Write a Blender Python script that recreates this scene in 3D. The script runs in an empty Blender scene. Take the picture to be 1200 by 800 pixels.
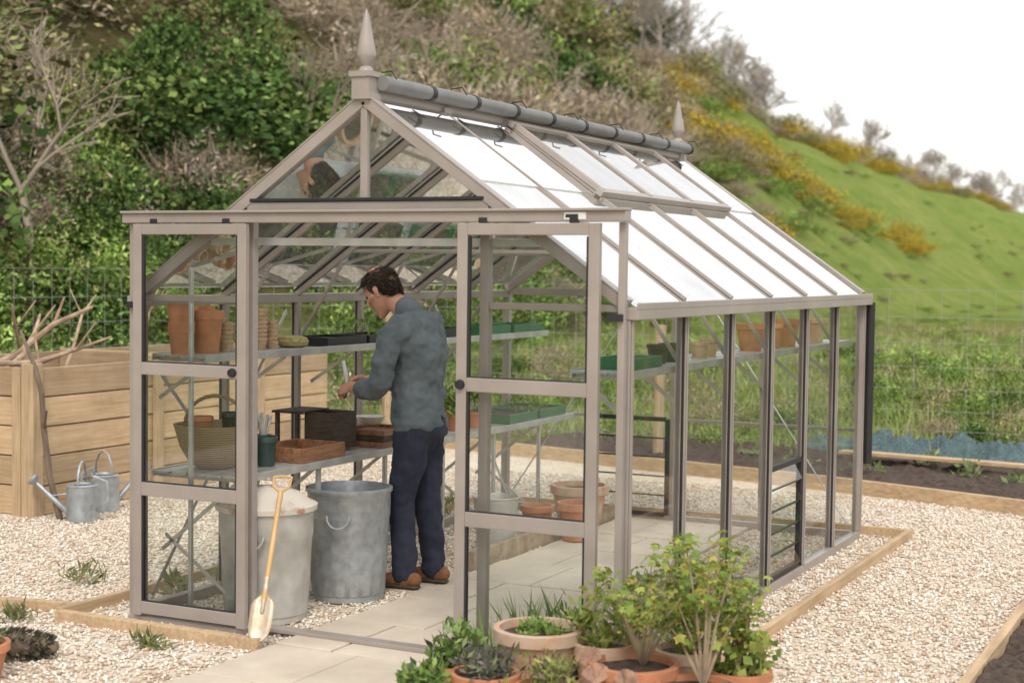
import bpy, math, random
import numpy as np
from mathutils import Vector, Matrix, noise
random.seed(7)
rng = np.random.default_rng(7)
sc = bpy.context.scene
sc.view_settings.view_transform = 'Standard'
sc.view_settings.look = 'None'
sc.view_settings.exposure = 0
COL = sc.collection

# ------------------------------------------------------------------ materials
def newmat(name):
    m = bpy.data.materials.new(name); m.use_nodes = True
    nt = m.node_tree; nt.nodes.clear()
    return m, nt, nt.nodes, nt.links

def mat(name, c1, c2=None, rough=.6, metal=0., scale=8., bump=0., bscale=80., stretch=(1,1,1), contrast=(.35,.65), spec=.5, detail=5, boards=False, dirt=0.):
    m, nt, N, L = newmat(name)
    out = N.new('ShaderNodeOutputMaterial'); b = N.new('ShaderNodeBsdfPrincipled')
    L.new(b.outputs[0], out.inputs[0])
    b.inputs['Roughness'].default_value = rough; b.inputs['Metallic'].default_value = metal
    b.inputs['Specular IOR Level'].default_value = spec
    tc = N.new('ShaderNodeTexCoord'); mp = N.new('ShaderNodeMapping'); mp.inputs['Scale'].default_value = stretch
    L.new(tc.outputs['Object'], mp.inputs[0])
    if c2 is None: c2 = tuple(x*.8 for x in c1)
    n = N.new('ShaderNodeTexNoise'); n.inputs['Scale'].default_value = scale; n.inputs['Detail'].default_value = detail
    L.new(mp.outputs[0], n.inputs['Vector'])
    r = N.new('ShaderNodeValToRGB')
    r.color_ramp.elements[0].position = contrast[0]; r.color_ramp.elements[1].position = contrast[1]
    r.color_ramp.elements[0].color = (*c2, 1); r.color_ramp.elements[1].color = (*c1, 1)
    L.new(n.outputs['Fac'], r.inputs[0]); col = r.outputs[0]
    def mul(col, fac_out, lo, hi, a=.3, c=.7):
        mr = N.new('ShaderNodeMapRange'); mr.inputs[1].default_value=a; mr.inputs[2].default_value=c; mr.inputs[3].default_value=lo; mr.inputs[4].default_value=hi
        L.new(fac_out, mr.inputs[0]); hs = N.new('ShaderNodeHueSaturation'); L.new(mr.outputs[0], hs.inputs['Value']); L.new(col, hs.inputs['Color']); return hs.outputs[0]
    if boards:
        sp = N.new('ShaderNodeSeparateXYZ'); L.new(tc.outputs['Object'], sp.inputs[0])
        mu = N.new('ShaderNodeMath'); mu.operation='MULTIPLY'; mu.inputs[1].default_value=1/.205; L.new(sp.outputs[2], mu.inputs[0])
        fl = N.new('ShaderNodeMath'); fl.operation='FLOOR'; L.new(mu.outputs[0], fl.inputs[0])
        wn = N.new('ShaderNodeTexWhiteNoise'); wn.noise_dimensions='1D'; L.new(fl.outputs[0], wn.inputs['W'])
        col = mul(col, wn.outputs['Value'], .78, 1.12, 0, 1)
    if dirt > 0:
        n3 = N.new('ShaderNodeTexNoise'); n3.inputs['Scale'].default_value = 2.2; n3.inputs['Detail'].default_value = 7; n3.inputs['Roughness'].default_value=.65
        L.new(tc.outputs['Object'], n3.inputs['Vector']); col = mul(col, n3.outputs['Fac'], 1-dirt, 1.05)
    L.new(col, b.inputs['Base Color'])
    if bump > 0:
        n2 = N.new('ShaderNodeTexNoise'); n2.inputs['Scale'].default_value = bscale; n2.inputs['Detail'].default_value = 4
        L.new(mp.outputs[0], n2.inputs['Vector'])
        bp = N.new('ShaderNodeBump'); bp.inputs['Strength'].default_value = bump; bp.inputs['Distance'].default_value = .01
        L.new(n2.outputs['Fac'], bp.inputs['Height']); L.new(bp.outputs[0], b.inputs['Normal'])
    return m

def leafmat(name, trans=.3, gloss=True):
    m, nt, N, L = newmat(name)
    out = N.new('ShaderNodeOutputMaterial'); a = N.new('ShaderNodeAttribute'); a.attribute_name = 'Col'
    if gloss:
        d = N.new('ShaderNodeBsdfPrincipled'); d.inputs['Roughness'].default_value = .5; d.inputs['Specular IOR Level'].default_value = .3
        L.new(a.outputs['Color'], d.inputs['Base Color'])
    else:
        d = N.new('ShaderNodeBsdfDiffuse'); L.new(a.outputs['Color'], d.inputs[0])
    if trans > 0:
        t = N.new('ShaderNodeBsdfTranslucent'); mx = N.new('ShaderNodeMixShader'); mx.inputs[0].default_value = trans
        L.new(a.outputs['Color'], t.inputs['Color'])
        L.new(d.outputs[0], mx.inputs[1]); L.new(t.outputs[0], mx.inputs[2]); L.new(mx.outputs[0], out.inputs[0])
    else: L.new(d.outputs[0], out.inputs[0])
    return m

def glassmat(name, k, haze, tint=(.96,.98,.97)):
    m, nt, N, L = newmat(name)
    out = N.new('ShaderNodeOutputMaterial')
    tr = N.new('ShaderNodeBsdfTransparent'); tr.inputs[0].default_value = (*tint, 1)
    gl = N.new('ShaderNodeBsdfGlossy'); gl.inputs['Roughness'].default_value = .03; gl.inputs[0].default_value = (1,1,1,1)
    fr = N.new('ShaderNodeFresnel'); fr.inputs[0].default_value = 1.5
    mu = N.new('ShaderNodeMath'); mu.operation = 'MULTIPLY'; mu.inputs[1].default_value = k; mu.use_clamp = True
    mx = N.new('ShaderNodeMixShader')
    L.new(fr.outputs[0], mu.inputs[0]); L.new(mu.outputs[0], mx.inputs[0])
    L.new(tr.outputs[0], mx.inputs[1]); L.new(gl.outputs[0], mx.inputs[2])
    if haze <= 0:
        L.new(mx.outputs[0], out.inputs[0]); return m
    df = N.new('ShaderNodeBsdfTranslucent'); df.inputs[0].default_value = (.9,.92,.92,1)
    m3 = N.new('ShaderNodeMixShader')
    tc = N.new('ShaderNodeTexCoord'); nz = N.new('ShaderNodeTexNoise'); nz.inputs['Scale'].default_value = 2.2; nz.inputs['Detail'].default_value = 7
    mr = N.new('ShaderNodeMapRange'); mr.inputs[1].default_value = .3; mr.inputs[2].default_value = .75
    mr.inputs[3].default_value = haze*.4; mr.inputs[4].default_value = haze*1.7
    L.new(tc.outputs['Object'], nz.inputs['Vector']); L.new(nz.outputs['Fac'], mr.inputs[0]); L.new(mr.outputs[0], m3.inputs[0])
    L.new(mx.outputs[0], m3.inputs[1]); L.new(df.outputs[0], m3.inputs[2]); L.new(m3.outputs[0], out.inputs[0])
    return m

M = {}
M['frame'] = mat('taupe_powder_coat', (.36,.318,.288), (.31,.272,.247), rough=.36, scale=4, dirt=.12)
M['black'] = mat('black_rubber', (.02,.02,.022), rough=.5)
M['alu'] = mat('mill_aluminium', (.62,.62,.60), (.48,.48,.47), rough=.38, metal=.5, scale=10)
M['glass'] = glassmat('wall_glass', .85, 0)
M['roofglass'] = glassmat('roof_glass', 2.5, .22)
M['roofglass2'] = glassmat('roof_glass_clear', .8, .02)
M['ventglass'] = glassmat('vent_glass', 1.9, .12)
M['terra'] = mat('terracotta', (.62,.27,.14), (.45,.19,.10), rough=.85, scale=14, bump=.2, contrast=(.3,.7), dirt=.25)
M['terra2'] = mat('weathered_terracotta', (.60,.35,.22), (.64,.50,.38), rough=.9, scale=9, bump=.2, dirt=.25)
M['clay'] = mat('peat_pot', (.52,.37,.24), (.40,.28,.17), rough=.95, scale=30, bump=.3)
M['soil'] = mat('dark_soil', (.10,.068,.05), (.04,.028,.02), rough=.98, scale=25, bump=1, bscale=60)
M['galv'] = mat('galvanised_steel', (.50,.54,.56), (.33,.36,.38), rough=.42, metal=.5, scale=22, bump=.05, contrast=(.3,.7), dirt=.25)
M['galv2'] = mat('weathered_galvanised', (.60,.59,.55), (.44,.43,.40), rough=.6, metal=.3, scale=9, contrast=(.3,.7), dirt=.2)
M['rust'] = mat('rusty_lid', (.62,.57,.50), (.36,.16,.07), rough=.8, scale=9, contrast=(.36,.50), bump=.2)
M['woodx'] = mat('pine_board_x', (.66,.49,.31), (.47,.32,.18), rough=.8, scale=2.4, stretch=(1,22,22), bump=.25, bscale=8, contrast=(.3,.7), boards=True, dirt=.3)
M['woody'] = mat('pine_board_y', (.66,.49,.31), (.47,.32,.18), rough=.8, scale=2.4, stretch=(22,1,22), bump=.25, bscale=8, contrast=(.3,.7), boards=True, dirt=.3)
M['woodz'] = mat('pine_post', (.60,.45,.28), (.40,.28,.17), rough=.8, scale=3, stretch=(18,18,1), bump=.2, bscale=8, contrast=(.3,.7), dirt=.3)
M['grey_wood'] = mat('weathered_timber', (.42,.33,.22), (.25,.19,.13), rough=.85, scale=4, stretch=(3,3,3), bump=.2, bscale=30)
M['brownwood'] = mat('brown_tray_wood', (.34,.17,.085), (.19,.09,.045), rough=.6, scale=6, stretch=(8,1,8))
M['darkwood'] = mat('dark_old_wood', (.085,.058,.04), (.04,.027,.02), rough=.7, scale=8, stretch=(2,2,10))
M['bark'] = mat('bark', (.22,.17,.12), (.11,.08,.06), rough=.95, scale=12, stretch=(1,1,.3), bump=.4)
M['driftwood'] = mat('driftwood', (.50,.37,.26), (.26,.17,.12), rough=.9, scale=12)
M['stone'] = mat('sandstone_slab', (.68,.60,.49), (.55,.47,.38), rough=.85, scale=2.5, bump=.2, bscale=40, contrast=(.25,.75), dirt=.22)
M['green_plastic'] = mat('green_plastic', (.04,.18,.08), rough=.35)
M['dgreen'] = mat('dark_green_pot', (.035,.065,.055), rough=.4)
M['blackplastic'] = mat('black_plastic', (.02,.022,.026), rough=.4)
M['tube'] = mat('grey_blind_tube', (.20,.20,.20), (.16,.16,.16), rough=.5)
M['white'] = mat('white_plastic', (.8,.8,.78), rough=.4)
M['netting'] = mat('blue_netting', (.13,.20,.22), (.06,.10,.10), rough=.9, scale=60, bump=1, bscale=90)
M['wire'] = mat('galvanised_wire', (.40,.41,.37), rough=.5, metal=.3)
M['yellow_wood'] = mat('ash_handle', (.62,.41,.19), (.48,.30,.13), rough=.45, scale=5)
M['blade'] = mat('spade_blade', (.62,.56,.46), (.42,.33,.23), rough=.4, metal=.3, scale=14)
M['twine'] = mat('jute_twine', (.42,.36,.16), (.25,.22,.09), rough=.95, scale=60, bump=.6)
M['shell'] = mat('scallop_shell', (.46,.28,.19), (.24,.14,.10), rough=.6, scale=30)
M['skin'] = mat('skin', (.64,.36,.26), (.56,.285,.195), rough=.5, scale=18, bump=.05, bscale=300)
M['shirt'] = mat('denim_shirt', (.140,.166,.184), (.088,.107,.122), rough=.9, scale=7, bump=.9, bscale=13, contrast=(.25,.75), dirt=.25)
M['trouser'] = mat('navy_trousers', (.026,.031,.055), (.014,.018,.034), rough=.9, scale=7, bump=.9, bscale=10)
M['boot'] = mat('suede_boot', (.24,.105,.045), (.16,.07,.03), rough=.85, scale=20, bump=.2)
M['hair'] = leafmat('hair_strands', 0)
M['haircap'] = mat('hair_base', (.045,.030,.020), rough=.7, scale=60, bump=.8, bscale=120)
M['eye'] = mat('eye', (.05,.03,.02), rough=.15)
M['leaf'] = leafmat('leaf', .3)
M['hill'] = leafmat('hillside_foliage', .0, False)
M['twig'] = leafmat('twig', .0, False)

def wicker():
    m, nt, N, L = newmat('wicker')
    out = N.new('ShaderNodeOutputMaterial'); b = N.new('ShaderNodeBsdfPrincipled'); L.new(b.outputs[0], out.inputs[0])
    tc = N.new('ShaderNodeTexCoord'); w = N.new('ShaderNodeTexWave'); w.bands_direction = 'Z'; w.inputs['Scale'].default_value = 28; w.inputs['Distortion'].default_value = 3
    L.new(tc.outputs['Object'], w.inputs[0]); r = N.new('ShaderNodeValToRGB')
    r.color_ramp.elements[0].color = (.16,.11,.07,1); r.color_ramp.elements[1].color = (.42,.31,.20,1)
    L.new(w.outputs['Fac'], r.inputs[0]); L.new(r.outputs[0], b.inputs['Base Color']); b.inputs['Roughness'].default_value = .9
    bp = N.new('ShaderNodeBump'); bp.inputs['Strength'].default_value = .6; L.new(w.outputs['Fac'], bp.inputs['Height']); L.new(bp.outputs[0], b.inputs['Normal'])
    return m
M['wicker'] = wicker()

def gravelmat():
    m, nt, N, L = newmat('pale_gravel')
    out = N.new('ShaderNodeOutputMaterial'); b = N.new('ShaderNodeBsdfDiffuse'); L.new(b.outputs[0], out.inputs[0])
    tc = N.new('ShaderNodeTexCoord'); v = N.new('ShaderNodeTexVoronoi'); v.inputs['Scale'].default_value = 42
    L.new(tc.outputs['Object'], v.inputs['Vector'])
    r = N.new('ShaderNodeValToRGB'); e = r.color_ramp.elements
    e[0].color = (.76,.68,.58,1); e[1].color = (.52,.42,.32,1); e[1].position = 1
    x = e.new(.3); x.color = (.68,.58,.47,1); x = e.new(.6); x.color = (.80,.74,.66,1)
    sp = N.new('ShaderNodeSeparateColor'); L.new(v.outputs['Color'], sp.inputs[0]); L.new(sp.outputs[0], r.inputs[0])
    n = N.new('ShaderNodeTexNoise'); n.inputs['Scale'].default_value = .9; n.inputs['Detail'].default_value = 6; L.new(tc.outputs['Object'], n.inputs['Vector'])
    r2 = N.new('ShaderNodeValToRGB'); r2.color_ramp.elements[0].position = .3; r2.color_ramp.elements[1].position = .7
    r2.color_ramp.elements[0].color = (.84,.80,.74,1); r2.color_ramp.elements[1].color = (1,1,1,1); L.new(n.outputs['Fac'], r2.inputs[0])
    mx = N.new('ShaderNodeMix'); mx.data_type = 'RGBA'; mx.blend_type = 'MULTIPLY'; mx.inputs[0].default_value = 1
    L.new(r.outputs[0], mx.inputs[6]); L.new(r2.outputs[0], mx.inputs[7]); L.new(mx.outputs[2], b.inputs[0])
    bp = N.new('ShaderNodeBump'); bp.inputs['Strength'].default_value = .8; bp.inputs['Distance'].default_value = .012; bp.invert = True
    L.new(v.outputs['Distance'], bp.inputs['Height']); L.new(bp.outputs[0], b.inputs['Normal'])
    return m
M['gravel'] = gravelmat()

def terrainmat():
    m, nt, N, L = newmat('meadow_grass')
    out = N.new('ShaderNodeOutputMaterial'); b = N.new('ShaderNodeBsdfDiffuse'); L.new(b.outputs[0], out.inputs[0])
    a = N.new('ShaderNodeAttribute'); a.attribute_name = 'Col'
    tc = N.new('ShaderNodeTexCoord')
    col = a.outputs['Color']
    for sc_,c0,c1,p0,p1 in ((.22,(.76,.84,.68),(1.12,1.02,1.05),.35,.65),(1.3,(.72,.80,.66),(1.12,1.06,1.1),.33,.67),(9.,(.7,.74,.6),(1.2,1.15,1.15),.3,.7)):
        n = N.new('ShaderNodeTexNoise'); n.inputs['Scale'].default_value = sc_; n.inputs['Detail'].default_value = 7; n.inputs['Roughness'].default_value = .7
        L.new(tc.outputs['Object'], n.inputs['Vector'])
        r = N.new('ShaderNodeValToRGB'); r.color_ramp.elements[0].position = p0; r.color_ramp.elements[1].position = p1
        r.color_ramp.elements[0].color = (*c0,1); r.color_ramp.elements[1].color = (*c1,1); L.new(n.outputs['Fac'], r.inputs[0])
        mx = N.new('ShaderNodeMix'); mx.data_type = 'RGBA'; mx.blend_type = 'MULTIPLY'; mx.inputs[0].default_value = 1
        L.new(col, mx.inputs[6]); L.new(r.outputs[0], mx.inputs[7]); col = mx.outputs[2]
    L.new(col, b.inputs[0])
    bp = N.new('ShaderNodeBump'); bp.inputs['Strength'].default_value = .8; bp.inputs['Distance'].default_value = .2
    L.new(n.outputs['Fac'], bp.inputs['Height']); L.new(bp.outputs[0], b.inputs['Normal'])
    return m
M['terrain'] = terrainmat()

# ------------------------------------------------------------------ mesh helpers
def empty(name, loc=(0,0,0)):
    e = bpy.data.objects.new(name, None); e.location = loc; e.empty_display_size = .2
    COL.objects.link(e); return e

class MB:
    def __init__(s): s.v=[]; s.f=[]; s.m=[]
    def add(s, vs, fs, mi=0):
        o = len(s.v); s.v += [tuple(v) for v in vs]; s.f += [tuple(i+o for i in f) for f in fs]; s.m += [mi]*len(fs)
    def box(s, x0,x1,y0,y1,z0,z1, mi=0):
        s.add([(x0,y0,z0),(x1,y0,z0),(x1,y1,z0),(x0,y1,z0),(x0,y0,z1),(x1,y0,z1),(x1,y1,z1),(x0,y1,z1)],
              [(0,3,2,1),(4,5,6,7),(0,1,5,4),(1,2,6,5),(2,3,7,6),(3,0,4,7)], mi)
    def beam(s, p0, p1, w, h, up=(0,0,1), mi=0, off=0.):
        p0=Vector(p0); p1=Vector(p1); d=(p1-p0).normalized(); u=Vector(up); u=(u-d*u.dot(d)).normalized(); r=d.cross(u)
        vs=[]
        for p in (p0,p1):
            for a,b in ((-1,-1),(1,-1),(1,1),(-1,1)): vs.append(p+r*(a*w/2)+u*(b*h/2+off))
        s.add(vs,[(0,1,2,3),(7,6,5,4),(0,4,5,1),(1,5,6,2),(2,6,7,3),(3,7,4,0)],mi)
    def quad(s, a,b,c,d, mi=0): s.add([a,b,c,d],[(0,1,2,3)],mi)
    def loft(s, pts, rad, ref=(0,0,1), n=12, mi=0, caps=True, roundcap=True):
        pts=[Vector(p) for p in pts]; rad=[(r,r) if not isinstance(r,(tuple,list)) else r for r in rad]
        if caps and roundcap:
            d0=(pts[0]-pts[1]).normalized(); d1=(pts[-1]-pts[-2]).normalized(); r0=min(rad[0]); r1=min(rad[-1])
            pts=[pts[0]+d0*r0*.85, pts[0]+d0*r0*.6]+pts+[pts[-1]+d1*r1*.6, pts[-1]+d1*r1*.85]
            rad=[(rad[0][0]*.35,rad[0][1]*.35),(rad[0][0]*.75,rad[0][1]*.75)]+rad+[(rad[-1][0]*.75,rad[-1][1]*.75),(rad[-1][0]*.35,rad[-1][1]*.35)]
        vs=[]; k=len(pts); prev=Vector(ref)
        for i,p in enumerate(pts):
            t=(pts[min(i+1,k-1)]-pts[max(i-1,0)]).normalized()
            a=Vector(prev)-t*Vector(prev).dot(t)
            if a.length<1e-3: a=t.orthogonal()
            a.normalize(); prev=a; b=t.cross(a)
            for j in range(n):
                th=2*math.pi*j/n; vs.append(p+a*(math.cos(th)*rad[i][0])+b*(math.sin(th)*rad[i][1]))
        fs=[]
        for i in range(k-1):
            for j in range(n):
                j2=(j+1)%n; fs.append((i*n+j,i*n+j2,(i+1)*n+j2,(i+1)*n+j))
        if caps: fs.append(tuple(range(n-1,-1,-1))); fs.append(tuple((k-1)*n+j for j in range(n)))
        s.add(vs,fs,mi)
    def lathe(s, prof, c=(0,0,0), n=32, mi=0, mod=None, sx=1, sy=1, rot=0):
        vs=[]; fs=[]
        for (r,z) in prof:
            for j in range(n):
                th=2*math.pi*j/n; rr=r*(mod(th,z) if mod else 1)
                x=math.cos(th)*rr*sx; y=math.sin(th)*rr*sy
                vs.append((c[0]+x*math.cos(rot)-y*math.sin(rot), c[1]+x*math.sin(rot)+y*math.cos(rot), c[2]+z))
        for i in range(len(prof)-1):
            for j in range(n):
                j2=(j+1)%n; fs.append((i*n+j,i*n+j2,(i+1)*n+j2,(i+1)*n+j))
        if prof[0][0]>1e-4: fs.append(tuple(range(n-1,-1,-1)))
        s.add(vs,fs,mi)
    def obj(s, name, mats, parent=None, smooth=False, bevel=0., angle=35):
        me=bpy.data.meshes.new(name); me.from_pydata(s.v,[],s.f)
        for k in mats: me.materials.append(M[k])
        me.polygons.foreach_set('material_index', s.m)
        if smooth:
            me.polygons.foreach_set('use_smooth',[True]*len(s.f)); me.set_sharp_from_angle(angle=math.radians(angle))
        me.update(); o=bpy.data.objects.new(name,me); COL.objects.link(o)
        if parent: o.parent=parent
        if bevel>0:
            b=o.modifiers.new('bevel','BEVEL'); b.width=bevel; b.segments=2; b.limit_method='ANGLE'
        return o

def npmesh(name, V, F, C=None, matname='leaf'):
    V=np.asarray(V,dtype=np.float32); F=np.asarray(F,dtype=np.int32); nf,k=F.shape
    me=bpy.data.meshes.new(name); me.vertices.add(len(V)); me.vertices.foreach_set('co',V.ravel())
    me.loops.add(nf*k); me.loops.foreach_set('vertex_index',F.ravel())
    me.polygons.add(nf); me.polygons.foreach_set('loop_start',np.arange(0,nf*k,k,dtype=np.int32))
    try: me.polygons.foreach_set('loop_total',np.full(nf,k,dtype=np.int32))
    except Exception: pass
    me.update(calc_edges=True)
    if C is not None:
        at=me.color_attributes.new(name='Col',type='FLOAT_COLOR',domain='POINT')
        at.data.foreach_set('color',np.concatenate([C,np.ones((len(C),1))],1).astype(np.float32).ravel())
    me.materials.append(M[matname]); me.validate(); return me

def unit(a): return a/np.maximum(np.linalg.norm(a,axis=1,keepdims=True),1e-9)
def leaves(P, D, L, W, C):
    n=len(P); D=unit(D); R=rng.normal(size=(n,3)); S=unit(np.cross(D,R)); Nn=np.cross(D,S)
    L=np.asarray(L).reshape(-1,1)*np.ones((n,1)); W=np.asarray(W).reshape(-1,1)*np.ones((n,1))
    V=np.stack([P, P+D*L*.45+S*W*.5+Nn*L*.06, P+D*L, P+D*L*.45-S*W*.5+Nn*L*.06],1).reshape(-1,3)
    F=np.arange(4*n).reshape(n,4); return V,F,np.repeat(C,4,axis=0)
def joinparts(parts):
    Vs=[];Fs=[];Cs=[];o=0
    for V,F,C in parts: Vs.append(V);Fs.append(F+o);Cs.append(C);o+=len(V)
    return np.concatenate(Vs),np.concatenate(Fs),np.concatenate(Cs)
def pick(cols, n, jit=.25):
    c=np.array(cols)[rng.integers(0,len(cols),n)]; return np.clip(c*(1+rng.normal(size=(n,1))*jit),.004,1)
def addobj(name, me, parent=None, loc=(0,0,0), scale=(1,1,1), rz=0.):
    o=bpy.data.objects.new(name,me); COL.objects.link(o); o.location=loc; o.scale=scale; o.rotation_euler=(0,0,rz)
    if parent: o.parent=parent
    return o

# ------------------------------------------------------------------ terrain
def sst(a,b,x): t=np.clip((x-a)/(b-a),0,1); return t*t*(3-2*t)
def terr(x,y):
    x=np.asarray(x,dtype=float); y=np.asarray(y,dtype=float)
    t=np.maximum(-x-4.1,0); A=.74*t*t/(t+1.0)
    H=np.interp(y,[-50,20,35,60,80,150,300],[22,21,16.5,11.6,7.9,7.0,6.6])
    A=A/(1+(A/H)**4)**.25
    B=.55*sst(8.3,12,y)
    wob=.35*np.sin(x*.31+1)*np.cos(y*.23)+.2*np.sin(x*.9+y*.7)
    return A+B+wob*np.clip(A/4,0,1)
xs=np.unique(np.concatenate([np.linspace(-400,-60,12),np.linspace(-60,-20,30),np.linspace(-20,12,80),np.linspace(12,60,14),np.linspace(60,400,10)]))
ys=np.unique(np.concatenate([np.linspace(-300,-20,10),np.linspace(-20,20,60),np.linspace(20,150,90),np.linspace(150,600,20)]))
X,Y=np.meshgrid(xs,ys,indexing='ij'); Z=terr(X,Y)
V=np.stack([X,Y,Z],-1).reshape(-1,3); nx,ny=len(xs),len(ys)
I=np.arange(nx*ny).reshape(nx,ny); F=np.stack([I[:-1,:-1],I[1:,:-1],I[1:,1:],I[:-1,1:]],-1).reshape(-1,4)
xx=V[:,0];yy=V[:,1]
edge_y=np.interp(xx,[-14,-9,-6],[42,32,25])
scrub=np.clip(np.maximum(sst(-15.5,-18,xx), sst(-5,-7,xx)*(1-sst(edge_y-4,edge_y+4,yy))),0,1)[:,None]
rough=(sst(42,22,yy)*(1-scrub[:,0]))[:,None]
C=np.array([.27,.345,.115])*np.ones((len(V),1)); C=C*(1-rough)+np.array([.25,.28,.11])*rough; C=C*(1-scrub)+np.array([.20,.18,.10])*scrub
me=npmesh('ground',V,F,C,'terrain'); me.polygons.foreach_set('use_smooth',[True]*len(me.polygons)); g=addobj('ground',me)

b=MB(); b.quad((-4.05,-12,.004),(12,-12,.004),(12,7.6,.004),(-4.05,7.6,.004)); b.obj('gravel_yard',['gravel'])

n=110000
px=rng.uniform(-4.0,4.6,n); py=rng.uniform(-1.7,5.9,n)
ok=~((px>.93)&(px<1.88)&(py<4)) & ~((px<-2.55)&(py>1.9)) & ~(px>3.88) & ~((px>.58)&(px<.95)&(py>1.09)&(py<1.73))
px=px[ok];py=py[ok];n=len(px)
base=np.array([[1,0,0],[-1,0,0],[0,1,0],[0,-1,0],[0,0,1],[0,0,-1]],float)
r=rng.uniform(.006,.0135,n); th=rng.uniform(0,6.28,n); ax=r*rng.uniform(.8,1.5,n); ay=r*rng.uniform(.7,1.2,n); az=r*rng.uniform(.5,.9,n)
ct,st=np.cos(th),np.sin(th); B=np.repeat(base[None],n,0)+rng.normal(size=(n,6,3))*.18
bx=B[:,:,0]*ax[:,None]; by=B[:,:,1]*ay[:,None]
V=np.stack([px[:,None]+bx*ct[:,None]-by*st[:,None], py[:,None]+bx*st[:,None]+by*ct[:,None], .006+az[:,None]*.5+B[:,:,2]*az[:,None]],-1).reshape(-1,3)
T=np.array([[0,2,4],[2,1,4],[1,3,4],[3,0,4],[2,0,5],[1,2,5],[3,1,5],[0,3,5]])
F=(np.arange(n)[:,None,None]*6+T[None]).reshape(-1,3)
C=np.repeat(pick([(.80,.74,.65),(.75,.66,.55),(.82,.78,.72),(.62,.50,.38),(.72,.62,.52),(.50,.39,.30)],n,.08),6,axis=0)
addobj('gravel_stones',npmesh('gravel_stones',V,F,np.clip(C,0,.85),'twig'))

# ------------------------------------------------------------------ vegetation prototypes
def bush(name, nclump, nleaf, Lr, cols, aspect=.55, sig=.15, zs=.8, twigs=0, tcols=((.2,.15,.1),), tl=(.2,.45), tw=.012, flowers=0, fcols=None):
    d=unit(rng.normal(size=(nclump,3))); d[:,2]=np.abs(d[:,2])*1.1-.15
    cr=rng.uniform(.35,1.0,nclump)**.6; lump=1+.25*np.sin(d[:,0]*5+1)*np.cos(d[:,1]*4)
    cc=d*(cr*lump)[:,None]*np.array([1,1,zs])
    ct=pick(cols,nclump,.3)
    idx=np.repeat(np.arange(nclump),nleaf); P=cc[idx]+rng.normal(size=(len(idx),3))*sig
    D=unit(rng.normal(size=P.shape)+d[idx]*.6+np.array([0,0,.2])); L=rng.uniform(*Lr,len(idx))
    Cc=np.clip(ct[idx]*(1+rng.normal(size=(len(idx),1))*.25),.004,1)
    parts=[leaves(P,D,L,L*aspect,Cc)]
    if flowers:
        k=rng.integers(0,len(P),flowers); P2=P[k]+d[idx[k]]*.08
        parts.append(leaves(P2,rng.normal(size=P2.shape),rng.uniform(.05,.09,flowers),.05,pick(fcols,flowers,.15)))
    if twigs:
        p=unit(rng.normal(size=(twigs,3)))*(rng.uniform(.1,1,(twigs,1))**.5)*np.array([.8,.8,.7]); p[:,2]=np.abs(p[:,2])
        dd=unit(p*np.array([1,1,.7])+np.array([0,0,.25])+rng.normal(size=p.shape)*.7)
        parts.append(leaves(p,dd,rng.uniform(*tl,twigs),tw,pick(tcols,twigs,.3)))
    V,F,C=joinparts(parts); return npmesh(name,V,F,C,'hill')

G_IVY=[(.07,.12,.04),(.10,.17,.05),(.05,.09,.03),(.16,.22,.07)]
G_WEED=[(.22,.33,.08),(.17,.28,.065),(.28,.38,.11),(.14,.22,.055)]
G_OLIVE=[(.25,.23,.11),(.31,.27,.135),(.20,.20,.09),(.36,.31,.17),(.18,.22,.08)]
BR=[(.36,.28,.20),(.44,.36,.26),(.28,.215,.155),(.50,.42,.31)]
GB=[(.42,.37,.32),(.36,.31,.26),(.48,.42,.36)]
p_ivy=[bush('ivy_a',75,52,(.05,.11),G_IVY,.8), bush('ivy_b',75,52,(.05,.11),G_IVY+G_WEED[:1],.8,zs=.65)]
p_weed=[bush('weed_a',70,42,(.06,.12),G_WEED,.4), bush('weed_b',60,42,(.06,.14),G_WEED+[(.36,.35,.15)],.35,zs=.6)]
p_olive=[bush('scrub_a',70,44,(.05,.10),G_OLIVE,.6,twigs=450,tcols=BR), bush('scrub_b',60,40,(.05,.10),G_OLIVE+G_WEED[:1],.55,twigs=550,tcols=BR)]
p_brown=[bush('bramble_a',70,40,(.05,.11),BR+G_OLIVE[:2],.32,twigs=900,tcols=BR,tw=.016), bush('bramble_b',60,40,(.05,.12),BR+GB[:1],.25,twigs=1000,tcols=BR+GB,tw=.016,tl=(.2,.5))]
p_gorse=[bush('gorse_a',90,34,(.05,.09),[(.13,.16,.05),(.17,.19,.06),(.10,.13,.04)],.35,flowers=1200,fcols=[(.74,.48,.05),(.8,.56,.07),(.62,.40,.05)])]
p_dry=[bush('dry_a',50,30,(.1,.25),[(.46,.38,.24),(.38,.33,.18),(.28,.29,.12)],.12,zs=.5)]

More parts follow.
